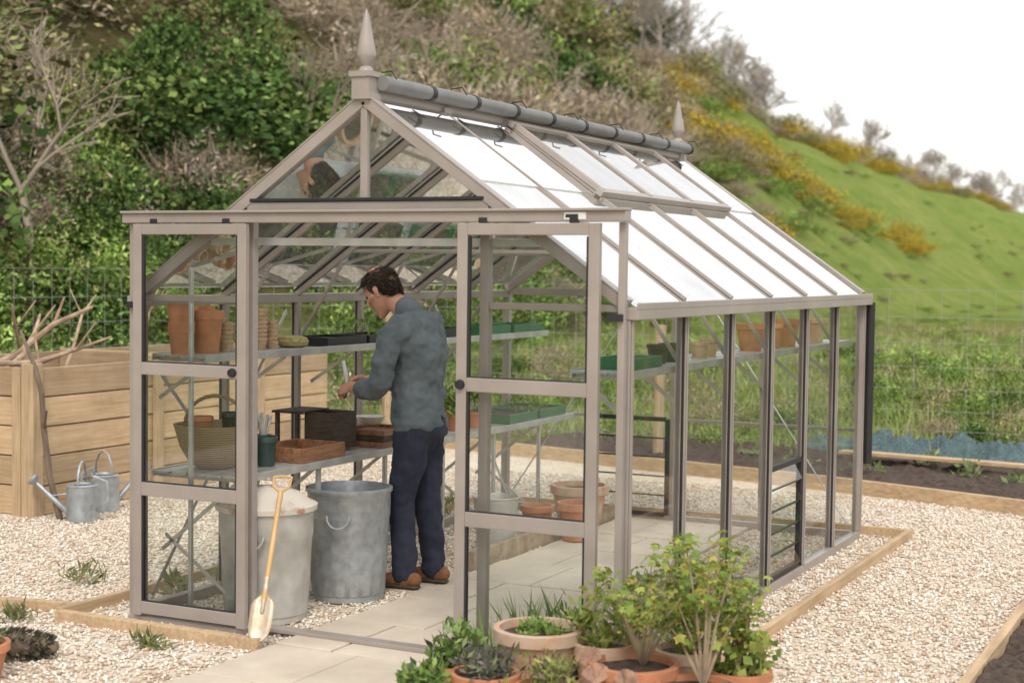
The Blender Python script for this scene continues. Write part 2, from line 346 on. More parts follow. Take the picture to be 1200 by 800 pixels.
def scatter(name, items):
    e=empty(name)
    for (me,x,y,s,sz,dz) in items:
        z=float(terr(x,y)); addobj(me.name,me,e,(x,y,z+dz*s),(s,s*random.uniform(.8,1.2),s*sz),random.uniform(0,6.28))
    return e
it=[]
for k in range(270):
    x=random.uniform(-9.5,-4.7); y=random.uniform(-4,20); s=random.uniform(.35,.8)*(1+(-x-4.7)*.08)
    q=random.random(); me=random.choice(p_weed if q<.45 else (p_ivy if q<.88 else p_brown))
    it.append((me,x,y,s,random.uniform(.6,1.1),.1))
scatter('ivy_bank',it)
it=[]
for k in range(350):
    x=-random.uniform(7.5,32); y=random.uniform(-5,38)
    if x>-12 and y>24+(-x-6)*1.6: continue
    dens=noise.noise(Vector((x*.13,y*.13,3)))
    s=random.uniform(.8,1.9)
    leftish=(5.0-x)/(max(1,y+6))
    q=random.random()*.8+dens*1.1
    if leftish>.95 and x>-17: me=random.choice(p_ivy if q<.45 else (p_olive if q<.7 else p_brown))
    elif q<.05: me=random.choice(p_ivy)
    elif q<.32: me=random.choice(p_olive)
    elif q<.78: me=random.choice(p_brown)
    else: me=random.choice(p_weed+p_olive)
    it.append((me,x,y,s,random.uniform(.6,1.2),.12))
for k in range(120):
    y=random.uniform(38,150); x=-random.uniform(17.5,30); s=random.uniform(1.1,2.1)*(1 if y<75 else .8)
    me=random.choice(p_olive+p_brown+p_brown); it.append((me,x,y,s,random.uniform(.6,1.1),.15))
scatter('hillside_scrub',it)
it=[]
def gl(a,bb,n,sp,ss):
    for k in range(n):
        t=random.random(); x=a[0]+(bb[0]-a[0])*t+random.gauss(0,sp); y=a[1]+(bb[1]-a[1])*t+random.gauss(0,sp)
        it.append((random.choice(p_gorse),x,y,random.uniform(*ss),random.uniform(.6,.95),.15))
gl((-20,31),(-16,39),13,1.3,(.5,1.3)); gl((-15,38),(-9.8,48),28,1.0,(.5,1.1)); gl((-9.0,48),(-7.8,58),9,.6,(.4,.8)); gl((-15.8,66),(-15.6,125),26,1.0,(.5,1.2))
gl((-17,50),(-16.5,66),6,1.4,(.5,1.0)); gl((-13,30),(-11,38),4,1.4,(.5,1.0))
scatter('gorse_bushes',it)
it=[]
for k in range(34):
    y=random.uniform(50,130); it.append((random.choice(p_olive+p_brown),-16.4+random.gauss(0,.9),y,random.uniform(.6,1.3),.7,.1))
for k in range(130):
    t=random.random(); y=24+24*t+random.gauss(0,2); x=-6.5-9*random.random()-1.5*t
    it.append((random.choice(p_olive+p_weed+p_brown),x,y,random.uniform(.35,1.1),random.uniform(.45,.8),.0))
for k in range(60):
    it.append((random.choice(p_olive+p_weed),random.uniform(-14,-2),random.uniform(34,90),random.uniform(.15,.45),.4,.0))
scatter('hedgerow',it)
it=[]
for k in range(400):
    x=random.uniform(-4.5,7); y=random.uniform(8.45,15)
    q=random.random(); me=random.choice(p_weed if q<.5 else (p_dry if q<.82 else p_ivy+p_brown))
    it.append((me,x,y,random.uniform(.16,.42),random.uniform(.6,1.0),.0))
for k in range(230):
    x=random.uniform(-7,6); y=random.uniform(15,34)
    it.append((random.choice(p_weed+p_dry+p_dry),x,y,random.uniform(.2,.5),random.uniform(.3,.7),-.1))
scatter('rough_weeds',it)
n=50000; x=rng.uniform(-5,9,n); y=8.3+rng.exponential(3.5,n); z=terr(x,y)
P=np.stack([x,y,z],1); D=rng.normal(size=(n,3))*.45+np.array([0,0,1.]); L=rng.uniform(.10,.28,n)
V,F,C=leaves(P,D,L,.012,pick([(.27,.37,.11),(.22,.31,.08),(.45,.41,.23),(.31,.40,.13)],n,.2)); addobj('rough_grass',npmesh('rough_grass',V,F,C,'hill'))

def tree_proto(name, H, seed, col, levels=5, rmin=.012):
    rnd=random.Random(seed); segs=[]
    def grow(p,d,l,r,lev):
        k=3 if lev<2 else 2
        for i in range(k):
            q=p+d*(l/k); segs.append((p.copy(),q.copy(),r*(1-i*.2/k),r*(1-(i+1)*.2/k))); p=q; r*= .92
            d=(d+Vector((rnd.gauss(0,.12),rnd.gauss(0,.12),rnd.gauss(.02,.08)))).normalized()
            if lev>0 and i<k-1 and lev<levels: branch(p,d,l*.72,r*.55,lev)
        if lev<levels:
            for j in range(rnd.choice((2,3))): branch(p,d,l*rnd.uniform(.62,.82),r*.68,lev)
    def branch(p,d,l,r,lev):
        a=Vector((rnd.gauss(0,1),rnd.gauss(0,1),rnd.gauss(.2,.5))).normalized()
        grow(p.copy(),(d+a*.75).normalized(),l,r,lev+1)
    grow(Vector((0,0,-.3)),Vector((0,0,1)),H*.3,H*.020,0)
    V=[];F=[]
    for a,b2,r0,r1 in segs:
        r0=max(r0,rmin); r1=max(r1,rmin*.8)
        d=(b2-a).normalized(); s=d.orthogonal().normalized(); t=d.cross(s); o=len(V)
        for p,r in ((a,r0),(b2,r1)):
            for j in range(3):
                th=2*math.pi/3*j; V.append(p+s*(math.cos(th)*r)+t*(math.sin(th)*r))
        for j in range(3): F.append((o+j,o+(j+1)%3,o+3+(j+1)%3,o+3+j))
    Vn=np.array([tuple(v) for v in V]); Cn=np.array(col)*np.ones((len(Vn),1))
    return npmesh(name,Vn,F,Cn,'twig')
trees_far=[tree_proto('bare_tree_a',6,1,(.40,.35,.31),5,.018),tree_proto('bare_tree_b',6.5,5,(.46,.41,.37),5,.018)]  # distance haze painted into the paler, greyer branch colours of the far trees
trees_near=[tree_proto('bare_tree_c',5.5,9,(.38,.32,.25),4,.009),tree_proto('bare_tree_d',5.5,12,(.46,.40,.32),4,.009)]
e=empty('woodland_trees')
def plant(x,y,s,pr): addobj('bare_tree',random.choice(pr),e,(x,y,float(terr(x,y))),(s,s,s*random.uniform(.8,1.1)),random.uniform(0,6.28))
for k in range(45): plant(-random.uniform(18,32),random.uniform(28,70),random.uniform(.6,1.0),trees_far)
for k in range(26): plant(-random.uniform(18,27),random.uniform(46,80),random.uniform(.6,.95),trees_far)
for k in range(40): plant(-random.uniform(6.5,17),random.uniform(-1,30),random.uniform(.4,.8),trees_near)
for k in range(24): plant(-random.uniform(17,22),random.uniform(80,165),random.uniform(.5,.9),trees_far)
p_ever=bush('evergreen_crown',110,50,(.06,.12),[(.09,.12,.055),(.11,.14,.06),(.07,.095,.04)],.5,zs=1.0,sig=.13)
for (x,y,s,szz) in ((-24,50,2.0,1.1),(-21.5,60,1.8,1.0),(-15,30,1.6,1.1),(-23,38,2.0,1.1)):
    t=empty('evergreen_tree' ,(x,y,float(terr(x,y)))); bb=MB(); bb.loft([(0,0,-.3),(0.05,0,s*.7),(0,.05,s*1.6)],[.18,.14,.05],(1,0,0),8); bb.obj('trunk',['bark'],t,True)
    addobj('crown',p_ever,t,(0,0,s*1.2),(s,s,s*szz),x)

# ------------------------------------------------------------------ greenhouse
GW,GL,EV,RG=2.576,4.02,1.585,2.50
CX=GW/2; sl=(RG-EV)/CX; BAY=GL/6
gh=empty('greenhouse')
f=MB(); bl=MB()
def roofz(x): return EV+(x if x<CX else GW-x)*sl
nr=Vector((sl,0,1)).normalized(); nl=Vector((-sl,0,1)).normalized()
for x in (0,GW): f.beam((x,0,.03),(x,GL,.03),.05,.06)
f.beam((0,0,.029),(.68,0,.029),.05,.058); f.beam((0,GL,.029),(GW,GL,.029),.05,.058)
f.beam((1.9,0,.029),(GW,0,.029),.05,.058)
f.beam((.68,0,.034),(1.9,0,.034),.07,.02)
f.beam((GW+.025,-.03,EV-.02),(GW+.025,GL+.05,EV-.02),.075,.05); f.beam((-.025,-.03,EV-.02),(-.025,GL+.05,EV-.02),.075,.05)
f.beam((GW+.06,-.032,EV+.012),(GW+.06,GL+.052,EV+.012),.008,.03)
for i in range(7):
    y=i*BAY
    for x,s in ((0,-1),(GW,1)):
        w=.05 if i in (0,6) else .028
        f.beam((x,y,0.06),(x,y,EV-.045),.05,w,up=(0,1,0)); f.beam((x+s*.028,y,.06),(x+s*.028,y,EV-.045),.006,w*.5,up=(0,1,0),mi=0)
        if i not in (0,6): f.beam((x+s*.012,y,.062),(x+s*.012,y,EV-.047),.012,.040,up=(0,1,0),mi=1)
for i in range(7):
    y=i*BAY; w=.05 if i in (0,6) else .026
    for xa,nn in ((0,nl),(GW,nr)):
        p0=Vector((xa,y,EV+.012)); p1=Vector((CX,y,RG))
        f.beam(p0,p1,w,.05,up=nn)
        if i not in (0,6): f.beam(p0,p1,.040,.012,up=nn,mi=1,off=.012); f.beam(p0,p1,.016,.008,up=nn,mi=0,off=.028)
        else: f.beam(p0,p1,.058,.008,up=nn,off=.028)
f.beam((CX,-.03,RG+.02),(CX,GL+.03,RG+.02),.07,.06)
f.beam((CX,-.03,RG+.056),(CX,GL+.03,RG+.056),.03,.014)
for i in range(7):
    f.beam((CX+.04,i*BAY-.02,RG+.005),(CX+.04,i*BAY+.05,RG+.005),.02,.05)
f.beam((CX,0,2.045),(CX,0,RG-.02),.035,.035,up=(0,1,0))
f.beam((CX-.64,0,2.02),(CX+.64,0,2.02),.04,.045); f.beam((CX-.62,-.004,2.052),(CX+.62,-.004,2.052),.05,.016,mi=1)
f.beam((.42,.02,1.86),(GW-.42,.02,1.86),.03,.035,mi=2)
for x in (.665,1.912): f.beam((x,0,.06),(x,0,1.97),.045,.04,up=(0,1,0))
f.beam((.3,.01,.06),(.3,.01,EV+.15),.02,.02,up=(0,1,0),mi=2)
f.beam((0,0,EV),(.64,0,EV),.03,.03); f.beam((1.935,0,EV),(GW,0,EV),.03,.03)
for x in (BAY-.02,CX,GW-BAY+.02): f.beam((x,GL,.06),(x,GL,roofz(x)-.03),.03,.04,up=(0,1,0))
f.beam((0,GL,EV),(GW,GL,EV),.035,.05); f.beam((0.03,GL,.72),(GW-.03,GL,.72),.02,.02)
for (a,c) in (((.03,.05,.1),(.03,1.2,1.5)),((.045,1.2,.1),(.045,.1,1.2)),((.03,4.0,.1),(.03,2.9,1.5)),((.05,GL-.04,.1),(1.0,GL-.04,1.5)),((GW-.05,GL-.04,.1),(GW-1.0,GL-.04,1.5))):
    f.beam(a,c,.022,.006,up=(1,0,0),mi=2)
for i in range(1,6):
    y=i*BAY
    for s,x0 in ((1,.02),(-1,GW-.02)):
        f.beam((x0,y,EV-.25),(x0+s*.28,y,EV+.17),.02,.012,up=(0,1,0))
    if i in (2,4): f.beam((.38,y,EV+.25),(GW-.38,y,EV+.25),.02,.02)
yf=-.075
f.beam((-.03,yf,1.968),(GW+.03,yf,1.968),.06,.045)
f.beam((-.032,yf-.005,1.9965),(GW+.032,yf-.005,1.9965),.08,.012)
f.beam((0,-.05,1.944),(0,-.05,.0),.03,.035,up=(0,1,0)); f.beam((GW,-.05,1.944),(GW,-.05,.0),.03,.035,up=(0,1,0))
f.beam((.0,yf,.02),(.69,yf,.02),.035,.025); f.beam((1.84,yf,.02),(GW,yf,.02),.035,.025)
f.obj('frame',['frame','black','alu'],gh,bevel=.003)
bl.box(-.012,.05,-.095,-.07,EV-.05,EV-.02); bl.box(GW-.055,GW+.012,-.095,-.07,EV-.05,EV-.02); bl.obj('door_stops',['black'],gh)
def door(name,x0,x1,handle_right):
    d=MB(); w=.05; y=-.10; t=.03
    for x in (x0+w/2,x1-w/2): d.beam((x,y,.04),(x,y,1.94),w,t,up=(0,1,0))
    for x in (x0+w+.006,x1-w-.006): d.beam((x,y,.115),(x,y,1.885),.010,t*.7,up=(0,1,0),mi=1)
    for z,h in ((.08,.06),(.66,.065),(1.245,.06),(1.915,.05)): d.box(x0+w,x1-w,y-t/2+.001,y+t/2-.001,z-h/2,z+h/2)
    for z,h in ((.08,.06),(.66,.065),(1.245,.06)): d.box(x0+w,x1-w,y-.009,y+.009,z+h/2,z+h/2+.006,1)
    for x in (x0+.12,x1-.12): d.box(x-.02,x+.02,y-.012,y+.012,1.94,1.965,1)
    o=d.obj(name,['frame','black'],gh,bevel=.003)
    k=MB(); hx=(x1-w-.02) if handle_right else (x0+w/2)
    k.lathe([(.0,0),(.020,0),(.022,.008),(.019,.02),(0,.022)],n=16); kk=k.obj(name+'_lock',['black'],gh,True); kk.location=(hx,y-t/2,1.245); kk.rotation_euler=(math.pi/2,0,0)
    g2=MB()
    for z0,z1 in ((.11,.63),(.69,1.215),(1.275,1.89)): g2.quad((x0+w,y,z0),(x1-w,y,z0),(x1-w,y,z1),(x0+w,y,z1))
    g2.obj(name+'_glass',['glass'],gh)
door('sliding_door_left',.045,.712,True); door('sliding_door_right',1.827,2.495,False)
s=MB(); s.box(2.33,2.43,-.1085,-.106,1.955,1.985); s.box(2.337,2.395,-.1105,-.109,1.963,1.977,1); s.obj('maker_label',['white','black'],gh)
G=MB(); xm=GW-.745
for i in range(6):
    y0=i*BAY+.015; y1=(i+1)*BAY-.015
    for x in (0,GW):
        if x>0 and i==3: G.quad((x,y0,.70),(x,y1,.70),(x,y1,EV-.05),(x,y0,EV-.05)); continue
        G.quad((x,y0,.06),(x,y1,.06),(x,y1,EV-.05),(x,y0,EV-.05))
    G.quad((0.02,y0,roofz(0.02)+.03),(CX-.03,y0,roofz(CX-.03)+.03),(CX-.03,y1,roofz(CX-.03)+.03),(0.02,y1,roofz(0.02)+.03),1)
    G.quad((GW+.03,y0,EV+.01),(xm,y0,roofz(xm)+.028),(xm,y1,roofz(xm)+.028),(GW+.03,y1,EV+.01),2)
    if i not in (2,3,4): G.quad((xm+.02,y0,roofz(xm)+.036-.014),(CX+.03,y0,roofz(CX+.03)+.036),(CX+.03,y1,roofz(CX+.03)+.036),(xm+.02,y1,roofz(xm)+.036-.014),3)
G.add([(CX-.62,0,2.06),(CX+.62,0,2.06),(CX,0,RG-.04)],[(0,1,2)],0)
G.add([(0,GL,.06),(GW,GL,.06),(GW,GL,EV),(CX,GL,RG-.03),(0,GL,EV)],[(0,1,2,3,4)],0)
G.quad((0.02,0,.06),(.64,0,.06),(.64,0,roofz(.64)-.03),(.02,0,EV-.02)); G.quad((1.94,0,.06),(GW-.02,0,.06),(GW-.02,0,EV-.02),(1.94,0,roofz(1.94)-.03))
G.obj('glazing',['glass','roofglass2','roofglass','ventglass'],gh)
v=MB(); vg=MB(); xa=CX+.05; xb=CX+.56
def rp(x,y,h=0): return Vector((x,y,roofz(x)))+nr*h
for i in (2,3,4):
    y0=i*BAY+.012; y1=(i+1)*BAY-.012
    v.beam(rp(xa,y0,.05),rp(xb,y0,.055),.03,.03,up=nr); v.beam(rp(xa,y1,.05),rp(xb,y1,.055),.03,.03,up=nr)
    vg.quad(rp(xa,y0,.055),rp(xb,y0,.06),rp(xb,y1,.06),rp(xa,y1,.055))
v.beam(rp(xb,2*BAY-.03,.050),rp(xb,5*BAY+.02,.050),.040,.034,up=nr); v.beam(rp(xb+.022,2*BAY-.028,.024),rp(xb+.022,5*BAY+.018,.024),.012,.016,up=nr,mi=0)
v.beam(rp(xa,2*BAY-.03,.05),rp(xa,5*BAY+.02,.05),.035,.03,up=nr)
v.obj('roof_vent_frame',['frame','black'],gh,bevel=.002); vg.obj('roof_vent_glass',['ventglass'],gh)
lv=MB(); lg=MB()
def louvre(p,dx,dy,w,h):
    P=Vector(p); D=Vector((dx,dy,0)); Nn=Vector((dy,-dx,0))
    for a in (0,w): lv.beam(P+D*a,P+D*a+Vector((0,0,h)),.03,.03,up=Nn)
    for z in (0,h): lv.beam(P+D*.016+Vector((0,0,z)),P+D*(w-.016)+Vector((0,0,z)),.028,.03)
    for k in range(1,5):
        z=h*k/5; lv.beam(P+D*.016+Vector((0,0,z)),P+D*(w-.016)+Vector((0,0,z)),.012,.010)
    for k in range(5):
        z=h*k/5; a=P+Vector((0,0,z+.01))+Nn*.02; c=P+Vector((0,0,z+h/5+.005))-Nn*.012; lg.quad(a+D*.01,a+D*(w-.01),c+D*(w-.01),c+D*.01)
louvre((GW,3*BAY+.03,.08),0,1,BAY-.06,.60); louvre((.72,GL-.02,.06),1,0,.54,.66)
lv.obj('louvre_vents',['black'],gh,bevel=.002); lg.obj('louvre_glass',['glass'],gh)
tb=MB(); X0=CX+.075; Z0=RG+.075
for i in range(9):
    y0=.02+i*GL/9; y1=y0+GL/9-.012
    tb.loft([(X0,y0,Z0),(X0,y1,Z0)],[.034,.034],(1,0,0),16,roundcap=False); tb.loft([(X0,y1-.02,Z0),(X0,y1+.014,Z0)],[.038,.038],(1,0,0),16,roundcap=False,mi=1)
for i in range(7):
    y=i*BAY+.05; tb.loft([(X0-.05,y,Z0-.03),(X0-.03,y,Z0+.05),(X0+.03,y,Z0+.055),(X0+.055,y,Z0+.02)],[.004]*4,(0,1,0),6,mi=1)
tb.obj('roller_blind_tubes',['tube','black'],gh,True)
cd=MB()
for i in range(9):
    y=.2+i*.43; cd.loft([rp(CX+.10,y,.05),rp(CX+.13,y+.02,.05),rp(CX+.14,y+.05,.045)],[.003]*3,(0,0,1),6)
cd.obj('blind_hooks',['black'],gh,True)
for y in (0.0,GL):
    fn=MB()
    fn.box(CX-.045,CX+.045,y-.05,y+.04,RG-.0,RG+.10); fn.box(CX-.055,CX+.055,y-.06,y+.05,RG+.10,RG+.125)
    fn.lathe([(.035,.125),(.03,.14),(.02,.15),(.028,.165),(.042,.19),(.045,.205),(.036,.25),(.024,.32),(.012,.38),(.0,.41)],(CX,y,RG),20)
    fn.obj('finial',['frame'],gh,True)
d=MB(); d.loft([(GW+.045,GL+.07,EV-.03),(GW+.045,GL+.07,.5)],[.03,.03],(1,0,0),14,roundcap=False); d.obj('downpipe',['black'],gh,True)

def bench(name,x0,x1,y0,y1,z,legs=True,front_left=False,slats=5):
    m=MB(); n=slats; w=(x1-x0)/n
    for i in range(n): m.box(x0+i*w+.006,x0+(i+1)*w-.008,y0,y1,z-.012,z)
    xf=x1 if not front_left else x0
    m.box(xf-.006,xf+.006,y0,y1,z-.032,z+.006); m.box((x0 if not front_left else x1)-.004,(x0 if not front_left else x1)+.004,y0,y1,z-.03,z+.004)
    y=y0+.05
    while y<y1:
        m.box(x0+.005,x1-.007,y-.01,y+.01,z-.034,z-.014)
        if legs: m.beam((x1-.03,y,0),(x1-.03,y,z-.035),.022,.022,up=(0,1,0)); m.beam((x0+.02,y,z-.4),(x1-.05,y,z-.035),.02,.006,up=(0,1,0)); m.beam((x1-.05,y,.1),(x0+.04,y,z-.32),.018,.006,up=(0,1,0))
        else:
            a,bx=(x0,x1-.03) if not front_left else (x1,x0+.03); m.beam((a,y,z-.22),(bx,y,z-.035),.02,.006,up=(0,1,0))
        y+=BAY
    return m.obj(name,['alu'],None,bevel=.0015)
bench('potting_bench',.04,.57,.04,3.95,.73); 
bench('wall_shelf',.04,.36,.04,3.95,1.305,legs=False,slats=4)
bench('wall_shelf',GW-.30,GW-.04,.10,3.95,1.31,legs=False,front_left=True,slats=3)

# ------------------------------------------------------------------ paving and timber
pv=MB(); yy=-3.1; row=0
while yy<3.9:
    dd=.58; xs_=[.94,1.40,1.86] if row%2==0 else [.94,1.25,1.86]
    for a,c in zip(xs_[:-1],xs_[1:]): pv.box(a+.005,c-.005,yy+.005,yy+dd-.005,-.02,.024+random.uniform(-.003,.003))
    yy+=dd; row+=1
pv.box(.60,.935,1.10,1.72,-.02,.024)
pv.obj('stone_path',['stone'],None,bevel=.006)
jt=MB(); jt.quad((.93,-3.2,.012),(1.87,-3.2,.012),(1.87,3.9,.012),(.93,3.9,.012)); jt.obj('path_mortar',['grey_wood'])
w=MB()
w.beam((2.88,-.25,.035),(2.88,4.19,.035),.035,.07); w.beam((2.90,4.21,.034),(-.3,4.21,.034),.035,.068)
w.beam((-.28,-.28,.03),(.92,-.28,.03),.05,.06); w.beam((-.30,-.25,.03),(-.30,4.19,.03),.04,.06); w.beam((1.9,-.26,.03),(2.86,-.26,.03),.04,.06)
w.beam((-.33,-.1,.03),(-1.35,-.35,.03),.04,.05)
w.obj('timber_edging',['woody'],None,bevel=.004)
w=MB(); w.beam((.90,1.80,.06),(.90,3.95,.06),.04,.12); w.obj('timber_edging',['grey_wood'],None,bevel=.004)
w=MB(); w.beam((3.92,-2.5,.05),(3.92,4.7,.05),.045,.11); w.beam((3.95,4.72,.05),(7.5,4.72,.05),.045,.11); w.obj('timber_edging',['woody'],None,bevel=.004)
def soilbed(name,x0,x1,y0,y1,z,res=.05,skew=0.):
    xs=np.arange(x0,x1,res); ys=np.arange(y0,y1,res); X,Y=np.meshgrid(xs,ys,indexing='ij')
    Z=z+rng.uniform(-.02,.03,X.shape)+.02*np.sin(X*9)*np.sin(Y*7); Y=Y+skew*(X-x0)
    V=np.stack([X,Y,Z],-1).reshape(-1,3); I=np.arange(X.size).reshape(X.shape)
    F=np.stack([I[:-1,:-1],I[1:,:-1],I[1:,1:],I[:-1,1:]],-1).reshape(-1,4)
    return addobj(name,npmesh(name,V,F,None,'soil'))
soilbed('soil_bed',3.95,7.5,-2.5,4.7,.06)
w=MB(); w.beam((-2.3,7.1,.06),(1.85,6.15,.06),.05,.12); w.beam((1.85,6.15,.06),(3.5,5.58,.06),.05,.12); w.beam((3.5,5.58,.06),(8,4.95,.06),.05,.12); w.obj('timber_edging',['woodx'],None,bevel=.004)
soilbed('soil_bed',-1.5,8,6.98,9.9,.07,.06,skew=-.25)
w=MB(); w.beam((1.7,7.55,.16),(3.3,7.25,.17),.14,.03); w.beam((1.5,7.8,.13),(2.7,7.5,.15),.12,.03); w.obj('loose_planks',['woodx'],None,bevel=.003)

# raised beds
rb=empty('raised_bed'); w=MB(); p=MB()
x0,x1,y0,y1,H=-4.0,-2.6,1.98,5.6,1.05
for k in range(5):
    z0=k*.205+.008; z1=z0+.196; e_=random.uniform(-.005,.005)
    for (ya,yb) in ((y0+.06,3.24),(3.25,4.54),(4.55,y1)): 
        e2=e_+random.uniform(-.003,.003); w.box(x1-.025+e2,x1+.02+e2,ya,yb-.004,z0,z1)
    w.box(x0-.02,x0+.02,y0+.06,y1,z0,z1)
w.obj('long_boards',['woody'],rb,bevel=.005)
w=MB()
for k in range(5):
    z0=k*.205+.008; z1=z0+.196; w.box(x0,x1-.07,y0+.01,y0+.05,z0,z1); w.box(x0,x1-.03,y1,y1+.04,z0,z1); w.box(-6.4,-4.06,y0-.01,y0+.03,z0,z1)
w.box(x0+.03,x1-.03,3.72,3.76,.4,1.045)
w.obj('end_boards',['woodx'],rb,bevel=.005)
for (a,c) in ((x1+.0,y0+.0),(x1-.1,3.3),(x0,y0)): p.box(a-.06,a+.05,c-.05,c+.05,0,1.06)
p.box(x1-.16,x1-.08,y0-.035,y0+.005,0,1.03)
for yc in (3.2,4.5): p.box(x1+.028,x1+.066,yc,yc+.09,0,1.03)
p.obj('posts',['woodz'],rb,bevel=.006)
so=soilbed('soil',x0+.03,x1-.03,y0+.06,y1,.86); so.parent=rb
dw=MB()
for (a,c,r0) in (((-3.6,2.4,.9),(-2.9,2.9,1.42),.03),((-3.2,2.3,.95),(-3.5,3.0,1.35),.024),((-3.7,2.2,.95),(-2.75,2.55,1.12),.026),((-3.0,2.7,.9),(-3.3,3.4,1.5),.014),((-3.3,2.2,.9),(-2.8,3.0,1.2),.02),((-3.6,2.9,.9),(-3.0,2.2,1.45),.016),((-2.9,3.4,.9),(-2.75,3.5,1.6),.012)):
    a=Vector(a);c=Vector(c); q=a.lerp(c,.35)+Vector((random.uniform(-.07,.07),0,random.uniform(-.05,.05))); q2=a.lerp(c,.7)+Vector((random.uniform(-.07,.07),0,random.uniform(-.05,.05)))
    dw.loft([a,q,q2,c],[r0,r0*.9,r0*.75,r0*.4],(1,0,0),8); dw.loft([q2,q2+Vector((random.uniform(-.2,.2),.05,.2))],[r0*.5,r0*.25],(1,0,0),6)
dw.obj('driftwood_branches',['driftwood'],None,True)
dw=MB(); dw.loft([(-2.36,1.98,.02),(-2.42,1.95,.3),(-2.50,1.98,.62),(-2.47,1.93,.86),(-2.54,1.95,1.02),(-2.66,1.93,1.28)],[.022,.02,.02,.018,.016,.01],(1,0,0),8)
dw.loft([(-2.50,1.98,.62),(-2.4,1.9,.75)],[.014,.008],(1,0,0),6); dw.obj('crooked_stick',['bark'],None,True)

# fence
fe=empty('wire_fence'); path=[(-4.6,-4),(-4.55,5.6),(-3.2,7.6),(-.04,8.0),(3.2,8.35),(9,8.5)]
w=MB(); ps=MB()
for (a,c) in zip(path[:-1],path[1:]):
    a=Vector((*a,0)); c=Vector((*c,0)); L=(c-a).length; k=max(2,int(L/.22))
    pts=[]
    for i in range(k+1):
        q=a.lerp(c,i/k); q.z=float(terr(q.x,q.y)); pts.append(q)
    for h in (.15,.32,.5,.7,.9,1.12,1.35,1.6):
        for i in range(0,k,3):
            j=min(i+3,k); w.beam(pts[i]+Vector((0,0,h)),pts[j]+Vector((0,0,h)),.0035,.0035)
    for q in pts: w.beam(q+Vector((0,0,.1)),q+Vector((0,0,1.6)),.003,.003,up=(0,1,0))
w.obj('wires',['wire'],fe)
for (x,y,h,r) in ((-4.62,.2,1.6,.05),(-4.6,3.0,1.7,.05),(-4.0,6.4,1.95,.055),(-.04,7.2,1.25,.05),(3.2,8.42,1.7,.04),(5.8,8.5,1.7,.045),(-3.2,7.65,1.6,.05)):
    z=float(terr(x,y)); ps.loft([(x,y,z-.1),(x+.01,y,z+h)],[r,r],(1,0,0),12,roundcap=False)
ps.obj('posts',['woodz'],fe,True)

xs_=np.linspace(0,1,110); ys_=np.linspace(0,1,30); X,Y=np.meshgrid(xs_,ys_,indexing='ij')
Zn=np.array([[noise.noise(Vector((a*11,b2*4,2)))+.6*noise.noise(Vector((a*40,b2*12,5))) for b2 in ys_] for a in xs_])
hh=np.sin(np.pi*Y)**.7*np.sin(np.pi*X)**.3*(.15+.20*Zn)
V=np.stack([.9+2.6*X,8.2+.5*Y-.25*X,.05+hh],-1).reshape(-1,3); I=np.arange(X.size).reshape(X.shape); F=np.stack([I[:-1,:-1],I[1:,:-1],I[1:,1:],I[:-1,1:]],-1).reshape(-1,4)
addobj('netting_heap',npmesh('netting_heap',V,F,None,'netting'))

# ------------------------------------------------------------------ pots & co
def pot(name,x,y,z,r,h,m='terra',taper=.68,parent=None):
    b=MB()
    prof=[(r*taper,0),(r*.9,h*.78),(r*.92,h*.79),(r,h*.80),(r*1.0,h*.985),(r*.98,h),(r*.86,h),(r*.84,h*.86)]
    b.lathe(prof,(x,y,z),36); b.lathe([(r*.85,h*.87),(r*.5,h*.9),(0,h*.9)],(x,y,z),24,mi=1)
    return b.obj(name,[m,'soil'],parent,True)
def stack(name,x,y,z,r,h,k,m):
    b=MB()
    for i in range(k):
        zz=i*h; b.lathe([(r*.75,zz),(r*.93,zz+h*1.2),(r,zz+h*1.25),(r,zz+h*1.9),(r*.88,zz+h*1.9),(r*.8,zz+h*1.0)],(x+random.uniform(-.004,.004),y,z),28)
    return b.obj(name,[m],None,True)
S=1.305
stack('terracotta_pot_stack',.16,.11,S,.066,.085,2,'terra'); pot('terracotta_pot',.2,.26,S,.088,.215,'terra'); stack('terracotta_pot_stack',.11,.36,S,.05,.06,3,'terra')
stack('clay_pot_stack',.2,.42,S,.037,.022,6,'clay'); stack('clay_pot_stack',.12,.48,S,.037,.022,7,'clay'); stack('clay_pot_stack',.22,.54,S,.037,.022,8,'clay')
stack('clay_pot_stack',.2,.71,S,.040,.022,9,'clay'); stack('clay_pot_stack',.2,.82,S,.034,.022,6,'clay'); stack('clay_pot_stack',.12,.66,S,.036,.022,5,'clay')
stack('terracotta_pot_stack',.1,.88,S,.05,.05,2,'terra')
b=MB(); b.lathe([(0,0),(.05,.0),(.075,.015),(.08,.035),(.07,.055),(.045,.065),(.02,.05)],(.22,.98,S),20,sx=1.2); b.obj('twine_ball',['twine'],None,True)
def tray(name,x0,x1,y0,y1,z,h,m,fill=None,t=.008):
    b=MB(); b.box(x0,x1,y0,y1,z,z+t); b.box(x0,x0+t,y0,y1,z+t,z+h); b.box(x1-t,x1,y0,y1,z+t,z+h); b.box(x0+t,x1-t,y0,y0+t,z+t,z+h); b.box(x0+t,x1-t,y1-t,y1,z+t,z+h)
    if fill: b.box(x0+t,x1-t,y0+t,y1-t,z+t,z+h*.7,1)
    return b.obj(name,[m,fill or m],None,bevel=.002)
